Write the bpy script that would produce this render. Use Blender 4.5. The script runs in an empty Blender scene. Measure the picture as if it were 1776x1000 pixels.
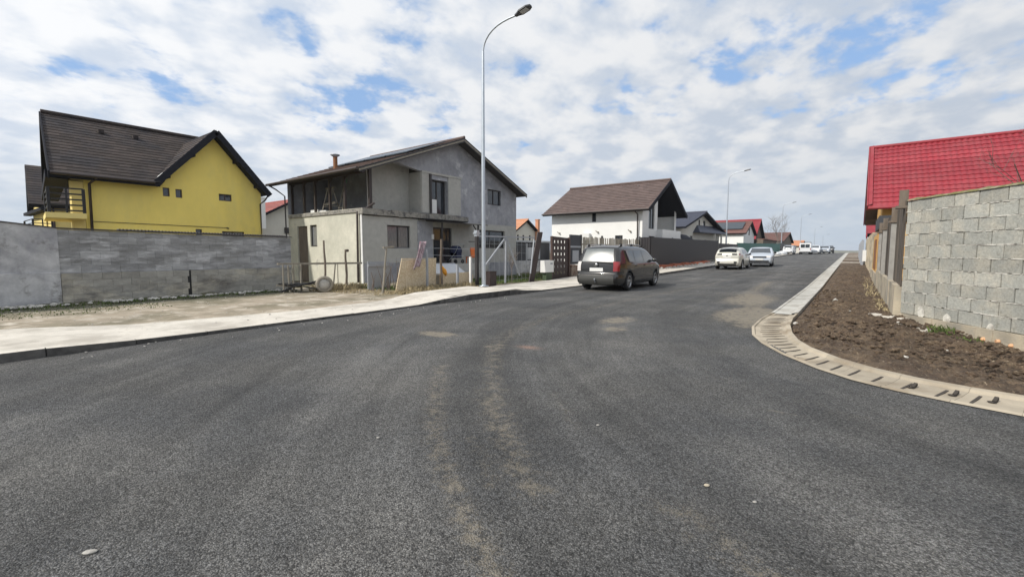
import bpy, bmesh, math, random
from mathutils import Vector, Matrix, noise as mnoise
random.seed(7)
R=math.radians
sc=bpy.context.scene
# ---------------------------------------------------------------- camera, sky, sun, exposure
sc.view_settings.view_transform='Standard'; sc.view_settings.look='None'
sc.view_settings.exposure=0.42; sc.view_settings.gamma=1.0
YAW=37.2; PITCH=math.degrees(math.atan(63/780))
cd=bpy.data.cameras.new('camera'); cam=bpy.data.objects.new('camera',cd); sc.collection.objects.link(cam)
cd.sensor_width=36; cd.lens=36*780/1776; cd.clip_end=3000; cd.clip_start=.05
cam.location=(0,0,1.45); cam.rotation_euler=(R(90-PITCH),0,R(YAW)); sc.camera=cam
SUN=Vector((-.44,-.90,0)).normalized(); ELEV=R(40)
sl=bpy.data.lights.new('sun','SUN'); sl.energy=2.9; sl.angle=R(1.5); sl.color=(1,.945,.86)
so=bpy.data.objects.new('sun',sl); sc.collection.objects.link(so)
sd=Vector((SUN.x*math.cos(ELEV),SUN.y*math.cos(ELEV),math.sin(ELEV)))
so.rotation_euler=sd.to_track_quat('Z','Y').to_euler()
W=bpy.data.worlds.new('World'); sc.world=W; W.use_nodes=True
def sky():
    nt=W.node_tree; N=nt.nodes; L=nt.links
    for n in list(N): N.remove(n)
    out=N.new('ShaderNodeOutputWorld'); bg=N.new('ShaderNodeBackground'); bg.inputs[1].default_value=.1
    st=N.new('ShaderNodeTexSky'); st.sky_type='NISHITA'; st.sun_disc=False
    st.sun_elevation=ELEV; st.sun_rotation=math.atan2(SUN.x,SUN.y); st.air_density=1.0; st.dust_density=1.0
    tc=N.new('ShaderNodeTexCoord'); sp=N.new('ShaderNodeSeparateXYZ'); L.new(tc.outputs['Generated'],sp.inputs[0])
    def m(op,a,b=None,c=None):
        n=N.new('ShaderNodeMath'); n.operation=op
        for i,v in enumerate((a,b,c)):
            if v is None: continue
            if isinstance(v,(int,float)): n.inputs[i].default_value=v
            else: L.new(v,n.inputs[i])
        return n.outputs[0]
    z=m('MAXIMUM',sp.outputs[2],0); zz=m('ADD',z,.24)
    u=m('DIVIDE',sp.outputs[0],zz); v=m('DIVIDE',sp.outputs[1],zz)
    cb=N.new('ShaderNodeCombineXYZ'); L.new(u,cb.inputs[0]); L.new(v,cb.inputs[1]); cb.inputs[2].default_value=3.7
    def nz(scale,det,rough,dist=0,off=0):
        mp=N.new('ShaderNodeMapping'); mp.inputs['Location'].default_value=(off,off*.7,0); mp.inputs['Rotation'].default_value=(0,0,.5); mp.inputs['Scale'].default_value=(1,.85,1)
        L.new(cb.outputs[0],mp.inputs[0])
        n=N.new('ShaderNodeTexNoise'); L.new(mp.outputs[0],n.inputs['Vector'])
        n.inputs['Scale'].default_value=scale; n.inputs['Detail'].default_value=det; n.inputs['Roughness'].default_value=rough; n.inputs['Distortion'].default_value=dist
        return n.outputs['Fac']
    def mr(x,a,b,c,d,smooth=True):
        n=N.new('ShaderNodeMapRange'); n.clamp=True
        if smooth: n.interpolation_type='SMOOTHSTEP'
        L.new(x,n.inputs[0])
        for i,q in enumerate((a,b,c,d)): n.inputs[i+1].default_value=q
        return n.outputs[0]
    big=nz(1.6,3,.5,0,1.3); mid=nz(6.6,8,.55,.1,0.4); puff=nz(6.0,6,.5,.15,5.2)
    dens=m('ADD',m('MULTIPLY',big,.38),m('MULTIPLY',mid,.62))
    low=mr(z,0,.28,.22,0)
    dens=m('ADD',dens,low)
    mask=mr(dens,.355,.455,0,1)
    thin=mr(dens,.36,.62,.35,1)
    mask=m('MULTIPLY',mask,mr(dens,.39,.50,.8,1))
    shade=mr(m('ADD',m('MULTIPLY',puff,.6),m('MULTIPLY',mid,.4)),.40,.60,0,1)
    cl=N.new('ShaderNodeMix'); cl.data_type='RGBA'; L.new(shade,cl.inputs[0])
    cl.inputs[6].default_value=(4.5,5.0,5.75,1); cl.inputs[7].default_value=(6.5,6.6,6.75,1)
    # sun side brighter
    dt=N.new('ShaderNodeVectorMath'); dt.operation='DOT_PRODUCT'; L.new(tc.outputs['Generated'],dt.inputs[0]); dt.inputs[1].default_value=sd
    sunf=mr(dt.outputs['Value'],-.75,.55,.86,1.14,False)
    sc1=N.new('ShaderNodeVectorMath'); sc1.operation='SCALE'; L.new(cl.outputs[2],sc1.inputs[0]); L.new(sunf,sc1.inputs['Scale'])
    # air colour low over the horizon
    hz=N.new('ShaderNodeMix'); hz.data_type='RGBA'; L.new(mr(z,0,.22,.85,0),hz.inputs[0]); L.new(sc1.outputs[0],hz.inputs[6]); hz.inputs[7].default_value=(4.1,4.7,5.4,1)
    # blue of the gaps : the physical sky, lifted by thin veil
    bl=N.new('ShaderNodeMix'); bl.data_type='RGBA'; bl.inputs[0].default_value=.7; L.new(st.outputs[0],bl.inputs[6]); bl.inputs[7].default_value=(2.6,4.1,6.7,1)
    mx=N.new('ShaderNodeMix'); mx.data_type='RGBA'; L.new(mask,mx.inputs[0]); L.new(bl.outputs[2],mx.inputs[6]); L.new(hz.outputs[2],mx.inputs[7])
    L.new(mx.outputs[2],bg.inputs[0]); L.new(bg.outputs[0],out.inputs[0])
sky()
# ---------------------------------------------------------------- helpers
MATS={}
def mat(name,col,rough=.85,var=.25,scale=3.0,bump=.0,bscale=40.,metal=0,tint=0.,col2=None,c2scale=1.2,c2lo=.45,c2hi=.62,c3=None,c3scale=6,c3lo=.55,c3hi=.65,stretch=(1,1,1),spec=.5,coat=0,trans=0,attr=None,attrcol=None,bdist=.02,detail=6):
    m=bpy.data.materials.new(name); m.use_nodes=True; nt=m.node_tree; N=nt.nodes; L=nt.links
    b=N['Principled BSDF']; b.inputs['Roughness'].default_value=rough; b.inputs['Metallic'].default_value=metal
    b.inputs['Specular IOR Level'].default_value=spec
    if coat: b.inputs['Coat Weight'].default_value=coat; b.inputs['Coat Roughness'].default_value=.06
    if trans: b.inputs['Transmission Weight'].default_value=trans
    tc=N.new('ShaderNodeTexCoord'); mp=N.new('ShaderNodeMapping'); mp.inputs['Scale'].default_value=stretch
    L.new(tc.outputs['Object'],mp.inputs[0]); V=mp.outputs[0]
    def nz(s,d=6,r=.6):
        n=N.new('ShaderNodeTexNoise'); L.new(V,n.inputs['Vector']); n.inputs['Scale'].default_value=s; n.inputs['Detail'].default_value=d; n.inputs['Roughness'].default_value=r; return n.outputs['Fac']
    def mr(x,a,b_,c,d):
        n=N.new('ShaderNodeMapRange'); L.new(x,n.inputs[0]); n.clamp=True
        for i,q in enumerate((a,b_,c,d)): n.inputs[i+1].default_value=q
        return n.outputs[0]
    def mixc(f,a,bq):
        n=N.new('ShaderNodeMix'); n.data_type='RGBA'
        L.new(f,n.inputs[0])
        for i,q in ((6,a),(7,bq)):
            if isinstance(q,tuple): n.inputs[i].default_value=(*q[:3],1)
            else: L.new(q,n.inputs[i])
        return n.outputs[2]
    def mul(c,f):
        n=N.new('ShaderNodeVectorMath'); n.operation='SCALE'
        if isinstance(c,tuple): n.inputs[0].default_value=c
        else: L.new(c,n.inputs[0])
        L.new(f,n.inputs['Scale']); return n.outputs[0]
    c=col
    if col2: c=mixc(mr(nz(c2scale),c2lo,c2hi,0,1),c,col2)
    if c3: c=mixc(mr(nz(c3scale,8,.7),c3lo,c3hi,0,1),c,c3)
    if attr:
        a=N.new('ShaderNodeAttribute'); a.attribute_name=attr
        nn=mr(nz(38,4,.75),.32,.62,.0,1.5)
        mm=N.new('ShaderNodeMath'); mm.operation='MULTIPLY'; mm.use_clamp=True; L.new(a.outputs['Fac'],mm.inputs[0]); L.new(nn,mm.inputs[1])
        c=mixc(mm.outputs[0],c,attrcol)
    if var: c=mul(c,mr(nz(scale,detail,.65),.25,.75,1-var,1+var))
    if tint:
        a=N.new('ShaderNodeAttribute'); a.attribute_name='tint'
        c=mul(c,mr(a.outputs['Fac'],0,1,1-tint,1+tint))
    if isinstance(c,tuple): b.inputs['Base Color'].default_value=(*c,1)
    else: L.new(c,b.inputs['Base Color'])
    if bump:
        bn=N.new('ShaderNodeBump'); bn.inputs['Strength'].default_value=bump; bn.inputs['Distance'].default_value=bdist
        L.new(nz(bscale,5,.6),bn.inputs['Height']); L.new(bn.outputs[0],b.inputs['Normal'])
    MATS[name]=m; return m
class MB:
    def __init__(s): s.v=[];s.f=[];s.t=[];s.m=[];s.sm=[]
    def add(s,vs,fs,t=None,mi=0,smooth=False):
        o=len(s.v); s.v+= [tuple(v) for v in vs]
        for f in fs: s.f.append([o+i for i in f]); s.t.append(.5 if t is None else t); s.m.append(mi); s.sm.append(smooth)
    def quad(s,a,b,c,d,t=None,mi=0): s.add([a,b,c,d],[(0,1,2,3)],t,mi)
    def box(s,x0,x1,y0,y1,z0,z1,t=None,mi=0):
        if x0>x1:x0,x1=x1,x0
        if y0>y1:y0,y1=y1,y0
        if z0>z1:z0,z1=z1,z0
        s.add([(x0,y0,z0),(x1,y0,z0),(x1,y1,z0),(x0,y1,z0),(x0,y0,z1),(x1,y0,z1),(x1,y1,z1),(x0,y1,z1)],
          [(0,3,2,1),(4,5,6,7),(0,1,5,4),(1,2,6,5),(2,3,7,6),(3,0,4,7)],t,mi)
    def obox(s,c,u,v,w,t=None,mi=0):   # centre and three half-vectors
        c=Vector(c);u=Vector(u);v=Vector(v);w=Vector(w)
        P=[c+a*u+b*v+d*w for d in(-1,1) for b in(-1,1) for a in(-1,1)]
        fs=[(0,2,3,1),(4,5,7,6),(0,1,5,4),(2,6,7,3),(0,4,6,2),(1,3,7,5)]
        if u.cross(v).dot(w)<0: fs=[f[::-1] for f in fs]
        s.add(P,fs,t,mi)
    def bar(s,a,b,w,h=None,t=None,mi=0,up=(0,0,1)):
        a=Vector(a);b=Vector(b);d=b-a
        h=h or w; up=Vector(up)
        x=d.cross(up)
        if x.length<1e-4: x=d.cross(Vector((1,0,0)))
        x.normalize(); y=x.cross(d).normalized()
        s.obox((a+b)/2,x*w/2,y*h/2,d/2,t,mi)
    def tube(s,pts,r,n=8,t=None,mi=0,caps=True):
        pts=[Vector(p) for p in pts]; rs=r if isinstance(r,(list,tuple)) else [r]*len(pts)
        vs=[];ref=None
        for i,p in enumerate(pts):
            d=(pts[min(i+1,len(pts)-1)]-pts[max(i-1,0)]).normalized()
            if ref is None: ref=Vector((1,0,0)) if abs(d.z)>.8 else Vector((0,0,1))
            x=d.cross(ref).normalized(); y=d.cross(x)
            for k in range(n):
                a=2*math.pi*k/n; vs.append(p+(x*math.cos(a)+y*math.sin(a))*rs[i])
        fs=[]
        for i in range(len(pts)-1):
            for k in range(n):
                k2=(k+1)%n; fs.append((i*n+k,i*n+k2,(i+1)*n+k2,(i+1)*n+k))
        s.add(vs,fs,t,mi,True)
        if caps: s.add(vs[:n],[tuple(range(n))],t,mi); s.add(vs[-n:],[tuple(range(n-1,-1,-1))],t,mi)
    def lathe(s,c,axis,prof,n=24,t=None,mi=0):    # prof: (distance along axis, radius)
        c=Vector(c); ax=Vector(axis).normalized()
        x=ax.cross(Vector((0,0,1)) if abs(ax.z)<.9 else Vector((1,0,0))).normalized(); y=ax.cross(x)
        vs=[c+ax*h+(x*math.cos(2*math.pi*k/n)+y*math.sin(2*math.pi*k/n))*r for h,r in prof for k in range(n)]
        fs=[(i*n+k,i*n+(k+1)%n,(i+1)*n+(k+1)%n,(i+1)*n+k) for i in range(len(prof)-1) for k in range(n)]
        s.add(vs,fs,t,mi,True)
    def build(s,name,mats,parent=None,label=None,loc=None,attrs=None):
        off=Vector(loc) if loc is not None else (Vector(parent['_o']) if parent is not None and '_o' in parent else Vector((0,0,0)))
        me=bpy.data.meshes.new(name); me.from_pydata([Vector(v)-off for v in s.v],[],s.f)
        if not isinstance(mats,(list,tuple)): mats=[mats]
        for m in mats: me.materials.append(m if not isinstance(m,str) else MATS[m])
        me.polygons.foreach_set('material_index',s.m); me.polygons.foreach_set('use_smooth',s.sm)
        a=me.attributes.new('tint','FLOAT','FACE'); a.data.foreach_set('value',s.t)
        me.update()
        o=bpy.data.objects.new(name,me); sc.collection.objects.link(o); OFF[o.name]=off
        if parent is not None:
            o.parent=parent; po=OFF.get(parent.name,Vector((0,0,0))); o.location=off-po
        else: o.location=off
        if label: o['label']=label
        return o
OFF={}
class Thing: pass
def tag(o,label=None,cat=None,group=None,kind=None):
    if label:o['label']=label
    if cat:o['category']=cat
    if group:o['group']=group
    if kind:o['kind']=kind
    return o
def thing(name,label,cat,loc=(0,0,0),group=None):
    o=bpy.data.objects.new(name,None); o.empty_display_size=.3; sc.collection.objects.link(o); o.location=loc
    OFF[o.name]=Vector(loc); return tag(o,label,cat,group)
def P(mb,name,mats,parent,label=None): return mb.build(name,mats,parent,label,loc=OFF[parent.name])
def solo(mb,name,mats,label,cat,loc,group=None,kind=None): return tag(mb.build(name,mats,None,None,loc=loc),label,cat,group,kind)
def struct(mb,name,mats,loc=(0,0,0)): return tag(mb.build(name,mats,None,None,loc=loc),kind='structure')
def copy_tree(o,parent=None):
    c=o.copy(); sc.collection.objects.link(c)
    if parent: c.parent=parent
    for ch in [q for q in bpy.data.objects if q.parent==o]: copy_tree(ch,c)
    return c
def gz(y):            # height of the street along its length
    if y<22: return 0.
    if y<112: return .0128*(y-22)
    if y<150:
        t=(y-112)/38; return 1.152+.0128*38*(t-1.2*t*t)
    return max(-1.5,1.055-.018*(y-150))
# ---------------------------------------------------------------- materials
mat('ground_m',(.13,.105,.07),.95,.3,2.5,.5,8,col2=(.075,.085,.035),c2scale=.9,c3=(.2,.165,.115),c3scale=3,bdist=.05)
mat('verge_m',(.34,.285,.215),.95,.22,3,.6,25,col2=(.19,.165,.11),c2scale=.7,c2lo=.42,c2hi=.6,c3=(.52,.46,.38),c3scale=1.6,c3lo=.5,c3hi=.66,attr='green',attrcol=(.055,.06,.03))
mat('walk_m',(.60,.56,.49),.9,.12,6,.25,60,col2=(.42,.385,.33),c2scale=1.1,c3=(.34,.29,.22),c3scale=5,c3lo=.6,c3hi=.75,tint=.06)
mat('kerb_m',(.32,.31,.29),.9,.2,6,.3,60,tint=.1)
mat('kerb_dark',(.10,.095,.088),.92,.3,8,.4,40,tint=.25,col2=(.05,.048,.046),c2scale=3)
mat('gutter_m',(.375,.325,.25),.92,.14,5,.35,50,tint=.12,col2=(.25,.20,.14),c2scale=1.3,c2lo=.5,c2hi=.68)
mat('gutter_grey_m',(.47,.46,.42),.92,.12,5,.3,50,tint=.08,col2=(.36,.34,.3),c2scale=1.5)
mat('slot_m',(.05,.042,.035),.95,.2)
mat('soil_m',(.088,.060,.040),.97,.5,14,1.,26,col2=(.155,.11,.07),c2scale=2.2,c2lo=.45,c2hi=.62,c3=(.36,.29,.2),c3scale=22,c3lo=.58,c3hi=.68,bdist=.06)
mat('block_m',(.335,.337,.305),.93,.28,26,.8,45,tint=.17,col2=(.42,.40,.34),c2scale=2.6,c3=(.25,.245,.21),c3scale=9,c3lo=.58,c3hi=.68,bdist=.012)
mat('mortar_m',(.62,.60,.54),.95,.2,20,.6,50,col2=(.30,.28,.25),c2scale=6,bdist=.01)
mat('footing_m',(.46,.40,.30),.95,.18,8,.6,30,col2=(.27,.245,.2),c2scale=2)
mat('foam_m',(.62,.36,.2),.9,.15,20,.4,40)
mat('wallplaster_m',(.34,.34,.355),.93,.2,5,.4,30,col2=(.50,.50,.50),c2scale=1.3,c3=(.19,.18,.165),c3scale=2.0,c3lo=.56,c3hi=.70)
mat('wallblock_m',(.32,.322,.325),.93,.22,7,.5,35,tint=.17,stretch=(1,.45,1.9),col2=(.225,.225,.22),c2scale=1.5,c3=(.50,.50,.51),c3scale=2.0,c3lo=.5,c3hi=.66)
mat('wallbase_m',(.31,.30,.27),.94,.25,6,.5,30,tint=.14,stretch=(1,.6,1.5),col2=(.11,.10,.09),c2scale=1.1,c2lo=.52,c2hi=.7,c3=(.42,.39,.32),c3scale=1.4,c3lo=.5,c3hi=.64)
mat('coping_m',(.05,.045,.045),.7,.3,5)
mat('yellow_m',(.92,.73,.19),.88,.07,1.5,.2,60,col2=(.84,.68,.2),c2scale=.8,stretch=(1,1,.5),c3=(.72,.58,.2),c3scale=1.1,c3lo=.6,c3hi=.8)
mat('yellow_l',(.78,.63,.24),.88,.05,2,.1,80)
mat('tile_dark',(.055,.043,.038),.85,.22,9,.3,30,tint=.25,col2=(.038,.034,.036),c2scale=.8,spec=.3)
mat('fascia_dark',(.02,.021,.027),.8,.15,6,spec=.15)
mat('tile_brown',(.115,.08,.07),.7,.16,9,.3,30,tint=.2)
mat('tile_blue',(.055,.062,.09),.55,.15,9,tint=.15)
mat('tile_red',(.27,.026,.036),.5,.14,3,0,tint=.14,col2=(.27,.04,.048),c2scale=1.1,spec=.4,c3=(.22,.05,.05),c3scale=5,c3lo=.6,c3hi=.75)
mat('tile_orange',(.52,.25,.14),.8,.2,6,tint=.2)
mat('tile_rust',(.30,.095,.08),.8,.2,6,tint=.2)
mat('tile_redbrown',(.17,.085,.07),.8,.2,6,tint=.2)
mat('panel_m',(.03,.04,.05),.3,.1,4)
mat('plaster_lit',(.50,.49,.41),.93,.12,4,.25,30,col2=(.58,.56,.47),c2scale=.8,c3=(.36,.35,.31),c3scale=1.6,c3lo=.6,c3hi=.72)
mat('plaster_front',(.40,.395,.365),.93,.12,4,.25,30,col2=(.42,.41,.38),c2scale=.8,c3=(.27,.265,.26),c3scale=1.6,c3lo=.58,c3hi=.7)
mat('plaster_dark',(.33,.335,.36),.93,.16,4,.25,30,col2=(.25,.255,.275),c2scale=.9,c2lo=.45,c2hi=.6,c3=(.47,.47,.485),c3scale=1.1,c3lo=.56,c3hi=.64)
mat('slab_m',(.27,.255,.225),.95,.4,9,.8,20,col2=(.13,.125,.12),c2scale=5,c2lo=.5,c2hi=.62)
mat('white_wall',(.80,.80,.775),.9,.04,2,.1,60)
mat('white_wall_cool',(.74,.74,.73),.9,.04,2)
mat('cream_wall',(.60,.58,.52),.9,.06,2)
mat('frame_dark',(.03,.027,.028),.5,.1)
mat('frame_brown',(.07,.042,.035),.5,.1)
mat('glass_m',(.028,.033,.04),.06,.0,spec=.9)
mat('curtain_glass',(.17,.175,.18),.12,.35,9,stretch=(3,3,.4),spec=.8)
mat('metal_galv',(.50,.54,.58),.42,.08,5,metal=.75)
mat('metal_grey',(.33,.35,.38),.5,.1,5,metal=.3)
mat('lamp_dark',(.045,.047,.05),.45,.1)
mat('lens_m',(.5,.52,.53),.2,.0)
mat('pipe_dark',(.045,.033,.03),.5,.15)
mat('pipe_white',(.72,.72,.70),.5,.1)
mat('wood_old',(.155,.125,.098),.92,.3,6,.5,30,stretch=(1,1,.2),tint=.25)
mat('wood_plank',(.082,.068,.056),.92,.45,12,.9,26,stretch=(2.5,2.5,.14),tint=.35,col2=(.14,.115,.09),c2scale=2.5,c2lo=.5,c2hi=.7,bdist=.015)
mat('wood_grey',(.26,.235,.19),.92,.3,6,.5,30,stretch=(1,1,.2),tint=.25)
mat('osb_m',(.58,.46,.30),.9,.2,40,.3,60,col2=(.70,.60,.44),c2scale=18,c2lo=.45,c2hi=.6,c3=(.24,.15,.08),c3scale=36,c3lo=.64,c3hi=.7)
mat('rug_m',(.42,.33,.35),.95,.2,9,.4,30,col2=(.22,.13,.16),c2scale=5,c2lo=.5,c2hi=.56,stretch=(1,5,.5))
mat('orange_m',(.72,.17,.03),.6,.15,8)
mat('yellow_bag',(.75,.33,.03),.6,.2,8)
mat('blue_dark',(.016,.022,.06),.8,.2,8)
mat('black_m',(.012,.012,.013),.6,.1)
mat('white_plastic',(.74,.74,.72),.4,.04)
mat('green_box',(.06,.09,.045),.6,.2)
mat('brown_metal',(.038,.024,.023),.55,.2,5,tint=.1)
mat('fence_dark',(.030,.027,.029),.5,.1,3,tint=.12)
mat('fence_green',(.03,.125,.105),.5,.1,3,tint=.12)
mat('brick_pile',(.40,.13,.07),.9,.25,6,tint=.25)
mat('brick_dull',(.16,.085,.06),.9,.35,9,.4,30,col2=(.27,.22,.17),c2scale=3)
mat('cloth_green',(.03,.36,.12),.8,.1)
mat('paint_brown',(.026,.025,.024),.26,.03,3,metal=.4,coat=.8)
mat('plastic_dark',(.035,.036,.038),.55,.1)
mat('bumper_grey',(.085,.085,.08),.45,.08,metal=.3,coat=.3)
mat('paint_pearl',(.66,.65,.58),.3,.02,metal=.1,coat=.8)
mat('paint_silver',(.55,.60,.66),.3,.02,metal=.35,coat=.8)
mat('paint_white',(.72,.73,.74),.3,.02,coat=.6)
mat('car_glass',(.02,.026,.032),.04,0,spec=1.,coat=.4)
mat('car_glass_rear',(.10,.115,.115),.28,.22,5,spec=1.,coat=.3)
mat('tyre_m',(.016,.016,.017),.85,.1,bump=.2)
mat('rim_m',(.42,.43,.44),.35,.1,metal=.8)
mat('red_light',(.26,.012,.014),.18,.15,9,coat=.8)
mat('clear_light',(.62,.60,.58),.15,.1,9,coat=.8)
mat('plate_m',(.72,.72,.70),.5,.12,40)
mat('chrome_m',(.6,.6,.6),.15,0,metal=1)
mat('bark_m',(.19,.165,.145),.95,.25,9)
mat('twig_m',(.17,.14,.12),.95,.2,9)
mat('grass_dry',(.33,.27,.16),.95,.3,3,tint=.45)
mat('grass_green',(.085,.12,.03),.95,.3,3,tint=.45)
mat('stone_m',(.45,.43,.39),.9,.3,15,.3,30,tint=.3)
mat('bag_m',(.66,.67,.68),.8,.1,6,.3,20)
mat('moss_m',(.15,.14,.05),.95,.35,15,.5,40,col2=(.27,.24,.17),c2scale=5)
mat('hill_m',(.16,.16,.12),.95,.2,.2)
mat('sand_m',(.36,.28,.18),.95,.2,20,.4,60)
mat('soffit_m',(.055,.05,.048),.85,.2,5)
mat('soffit_wood',(.13,.10,.075),.85,.25,8,stretch=(1,5,1))
mat('ochre_m',(.62,.36,.11),.9,.1,3)
mat('shed_dark',(.05,.053,.06),.8,.15)
mat('rust_wood',(.22,.10,.045),.85,.3,8,stretch=(1,1,.2))
def asphalt():
    m=bpy.data.materials.new('asphalt_m'); m.use_nodes=True; nt=m.node_tree;N=nt.nodes;L=nt.links;b=N['Principled BSDF']
    tc=N.new('ShaderNodeTexCoord');V=tc.outputs['Object']
    def nz(s,d=4,r=.6,st=None):
        n=N.new('ShaderNodeTexNoise');n.inputs['Scale'].default_value=s;n.inputs['Detail'].default_value=d;n.inputs['Roughness'].default_value=r
        if st:
            mp=N.new('ShaderNodeMapping');mp.inputs['Scale'].default_value=st[0];mp.inputs['Rotation'].default_value=(0,0,st[1]);L.new(V,mp.inputs[0]);L.new(mp.outputs[0],n.inputs['Vector'])
        else: L.new(V,n.inputs['Vector'])
        return n.outputs['Fac']
    def mr(x,a,b_,c,d):
        n=N.new('ShaderNodeMapRange');L.new(x,n.inputs[0])
        for i,q in enumerate((a,b_,c,d)):n.inputs[i+1].default_value=q
        return n.outputs[0]
    def m2(op,a,b_):
        n=N.new('ShaderNodeMath');n.operation=op
        for i,q in enumerate((a,b_)):
            if isinstance(q,(int,float)):n.inputs[i].default_value=q
            else:L.new(q,n.inputs[i])
        return n.outputs[0]
    def mixc(f,a,bq):
        n=N.new('ShaderNodeMix');n.data_type='RGBA';n.clamp_factor=True;L.new(f,n.inputs[0])
        for i,q in((6,a),(7,bq)):
            if isinstance(q,tuple):n.inputs[i].default_value=(*q,1)
            else:L.new(q,n.inputs[i])
        return n.outputs[2]
    vo=N.new('ShaderNodeTexVoronoi');vo.inputs['Scale'].default_value=115;L.new(V,vo.inputs['Vector'])
    vs=N.new('ShaderNodeSeparateColor');L.new(vo.outputs['Color'],vs.inputs[0])
    stone=mr(vs.outputs[0],0,1,.35,1.75)
    vo2=N.new('ShaderNodeTexVoronoi');vo2.inputs['Scale'].default_value=62;L.new(V,vo2.inputs['Vector'])
    vs2=N.new('ShaderNodeSeparateColor');L.new(vo2.outputs['Color'],vs2.inputs[0])
    stone=m2('MULTIPLY',stone,mr(vs2.outputs[1],0,1,.72,1.28))
    edge=mr(vo.outputs['Distance'],.25,.6,1.0,.55)
    stone=m2('MULTIPLY',stone,edge)
    big=mr(nz(.45,5,.6),.3,.7,.74,1.28)
    streak=mr(nz(.9,6,.6,((1,.16,1),.35)),.35,.7,.9,1.16)
    ar=N.new('ShaderNodeAttribute');ar.attribute_name='sweep_r';aa=N.new('ShaderNodeAttribute');aa.attribute_name='sweep_a'
    cb=N.new('ShaderNodeCombineXYZ');L.new(ar.outputs['Fac'],cb.inputs[0]);L.new(aa.outputs['Fac'],cb.inputs[1])
    def sn(s_,st):
        mp=N.new('ShaderNodeMapping');mp.inputs['Scale'].default_value=st;L.new(cb.outputs[0],mp.inputs[0])
        n=N.new('ShaderNodeTexNoise');n.inputs['Scale'].default_value=s_;n.inputs['Detail'].default_value=6;n.inputs['Roughness'].default_value=.65;L.new(mp.outputs[0],n.inputs['Vector']);return n.outputs['Fac']
    sw=sn(1.6,(1,.09,1)); sw2=sn(4.5,(1,.07,1))
    streak=m2('MULTIPLY',streak,m2('MULTIPLY',mr(sw,.32,.68,.80,1.30),mr(sw2,.35,.65,.9,1.12)))
    f=m2('MULTIPLY',m2('MULTIPLY',stone,big),streak)
    c=mixc(mr(nz(.55,5,.6),.4,.7,0,1),(.096,.097,.098),(.162,.157,.147))
    s=N.new('ShaderNodeVectorMath');s.operation='SCALE';L.new(c,s.inputs[0]);L.new(f,s.inputs['Scale'])
    # sand caught between the stones
    a=N.new('ShaderNodeAttribute');a.attribute_name='dust'
    g=mr(nz(85,4,.85),.44,.58,0.0,1.2); g2=mr(nz(7,6,.75),.38,.6,.1,1.15)
    df0=m2('MULTIPLY',a.outputs['Fac'],g2)
    cov=mr(m2('ADD',m2('ADD',m2('MULTIPLY',nz(120,3,.8),.6),m2('MULTIPLY',nz(22,5,.8),.4)),m2('MULTIPLY',df0,.30)),.58,.75,0,.66)
    c=mixc(cov,s.outputs[0],(.33,.285,.215))
    a2=N.new('ShaderNodeAttribute');a2.attribute_name='clay'
    c=mixc(m2('MULTIPLY',a2.outputs['Fac'],g),c,(.46,.27,.19))
    # light specks of sand all over
    c=mixc(mr(m2('ADD',nz(80,3,.8),m2('MULTIPLY',m2('ADD',sw2,sw),.10)),.70,.80,0,.75),c,(.33,.31,.27))
    L.new(c,b.inputs['Base Color']);b.inputs['Roughness'].default_value=.82;b.inputs['Specular IOR Level'].default_value=.35
    bp=N.new('ShaderNodeBump');bp.inputs['Strength'].default_value=.9;bp.inputs['Distance'].default_value=.012
    L.new(m2('ADD',m2('MULTIPLY',vo.outputs['Distance'],-1.0),nz(160,3,.6)),bp.inputs['Height']);L.new(bp.outputs[0],b.inputs['Normal'])
    MATS['asphalt_m']=m
asphalt()
# ---------------------------------------------------------------- ground, road, pavement
def sheet(name,m,xs,ys,zf,attrs=None,skip=None):
    vs=[(x,y,zf(x,y)) for y in ys for x in xs]; n=len(xs)
    mb=MB(); fs=[]
    for j in range(len(ys)-1):
        for i in range(n-1):
            if skip and skip((xs[i]+xs[i+1])/2,(ys[j]+ys[j+1])/2): continue
            fs.append((j*n+i,j*n+i+1,(j+1)*n+i+1,(j+1)*n+i))
    mb.add(vs,fs,smooth=True)
    o=struct(mb,name,m)
    for nm,fn in (attrs or {}).items():
        a=o.data.attributes.new(nm,'FLOAT','POINT'); a.data.foreach_set('value',[fn(v[0],v[1]) for v in vs])
    return o
def fr(a,b,st):
    n=max(1,round((b-a)/st)); return [a+(b-a)*i/n for i in range(n+1)]
ys=fr(-400,-40,60)+fr(-20,22,4)+fr(30,150,8)+fr(170,260,20)+fr(400,1500,200)
sheet('ground','ground_m',[-1200,-700,-400,-200,-100,-60,-40,-30,-24,-18,-12,-9,-5,-1,3,6,12,20,40,80,150,400,900],ys,lambda x,y:gz(y)-.035-(.5 if -1.5<x<13 and -9<y<13 else 0))
def segd(p,a,b):
    ax,ay=a;bx,by=b;dx,dy=bx-ax,by-ay; l=dx*dx+dy*dy
    t=max(0,min(1,((p[0]-ax)*dx+(p[1]-ay)*dy)/l)) if l else 0
    return math.hypot(p[0]-ax-t*dx,p[1]-ay-t*dy)
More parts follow.
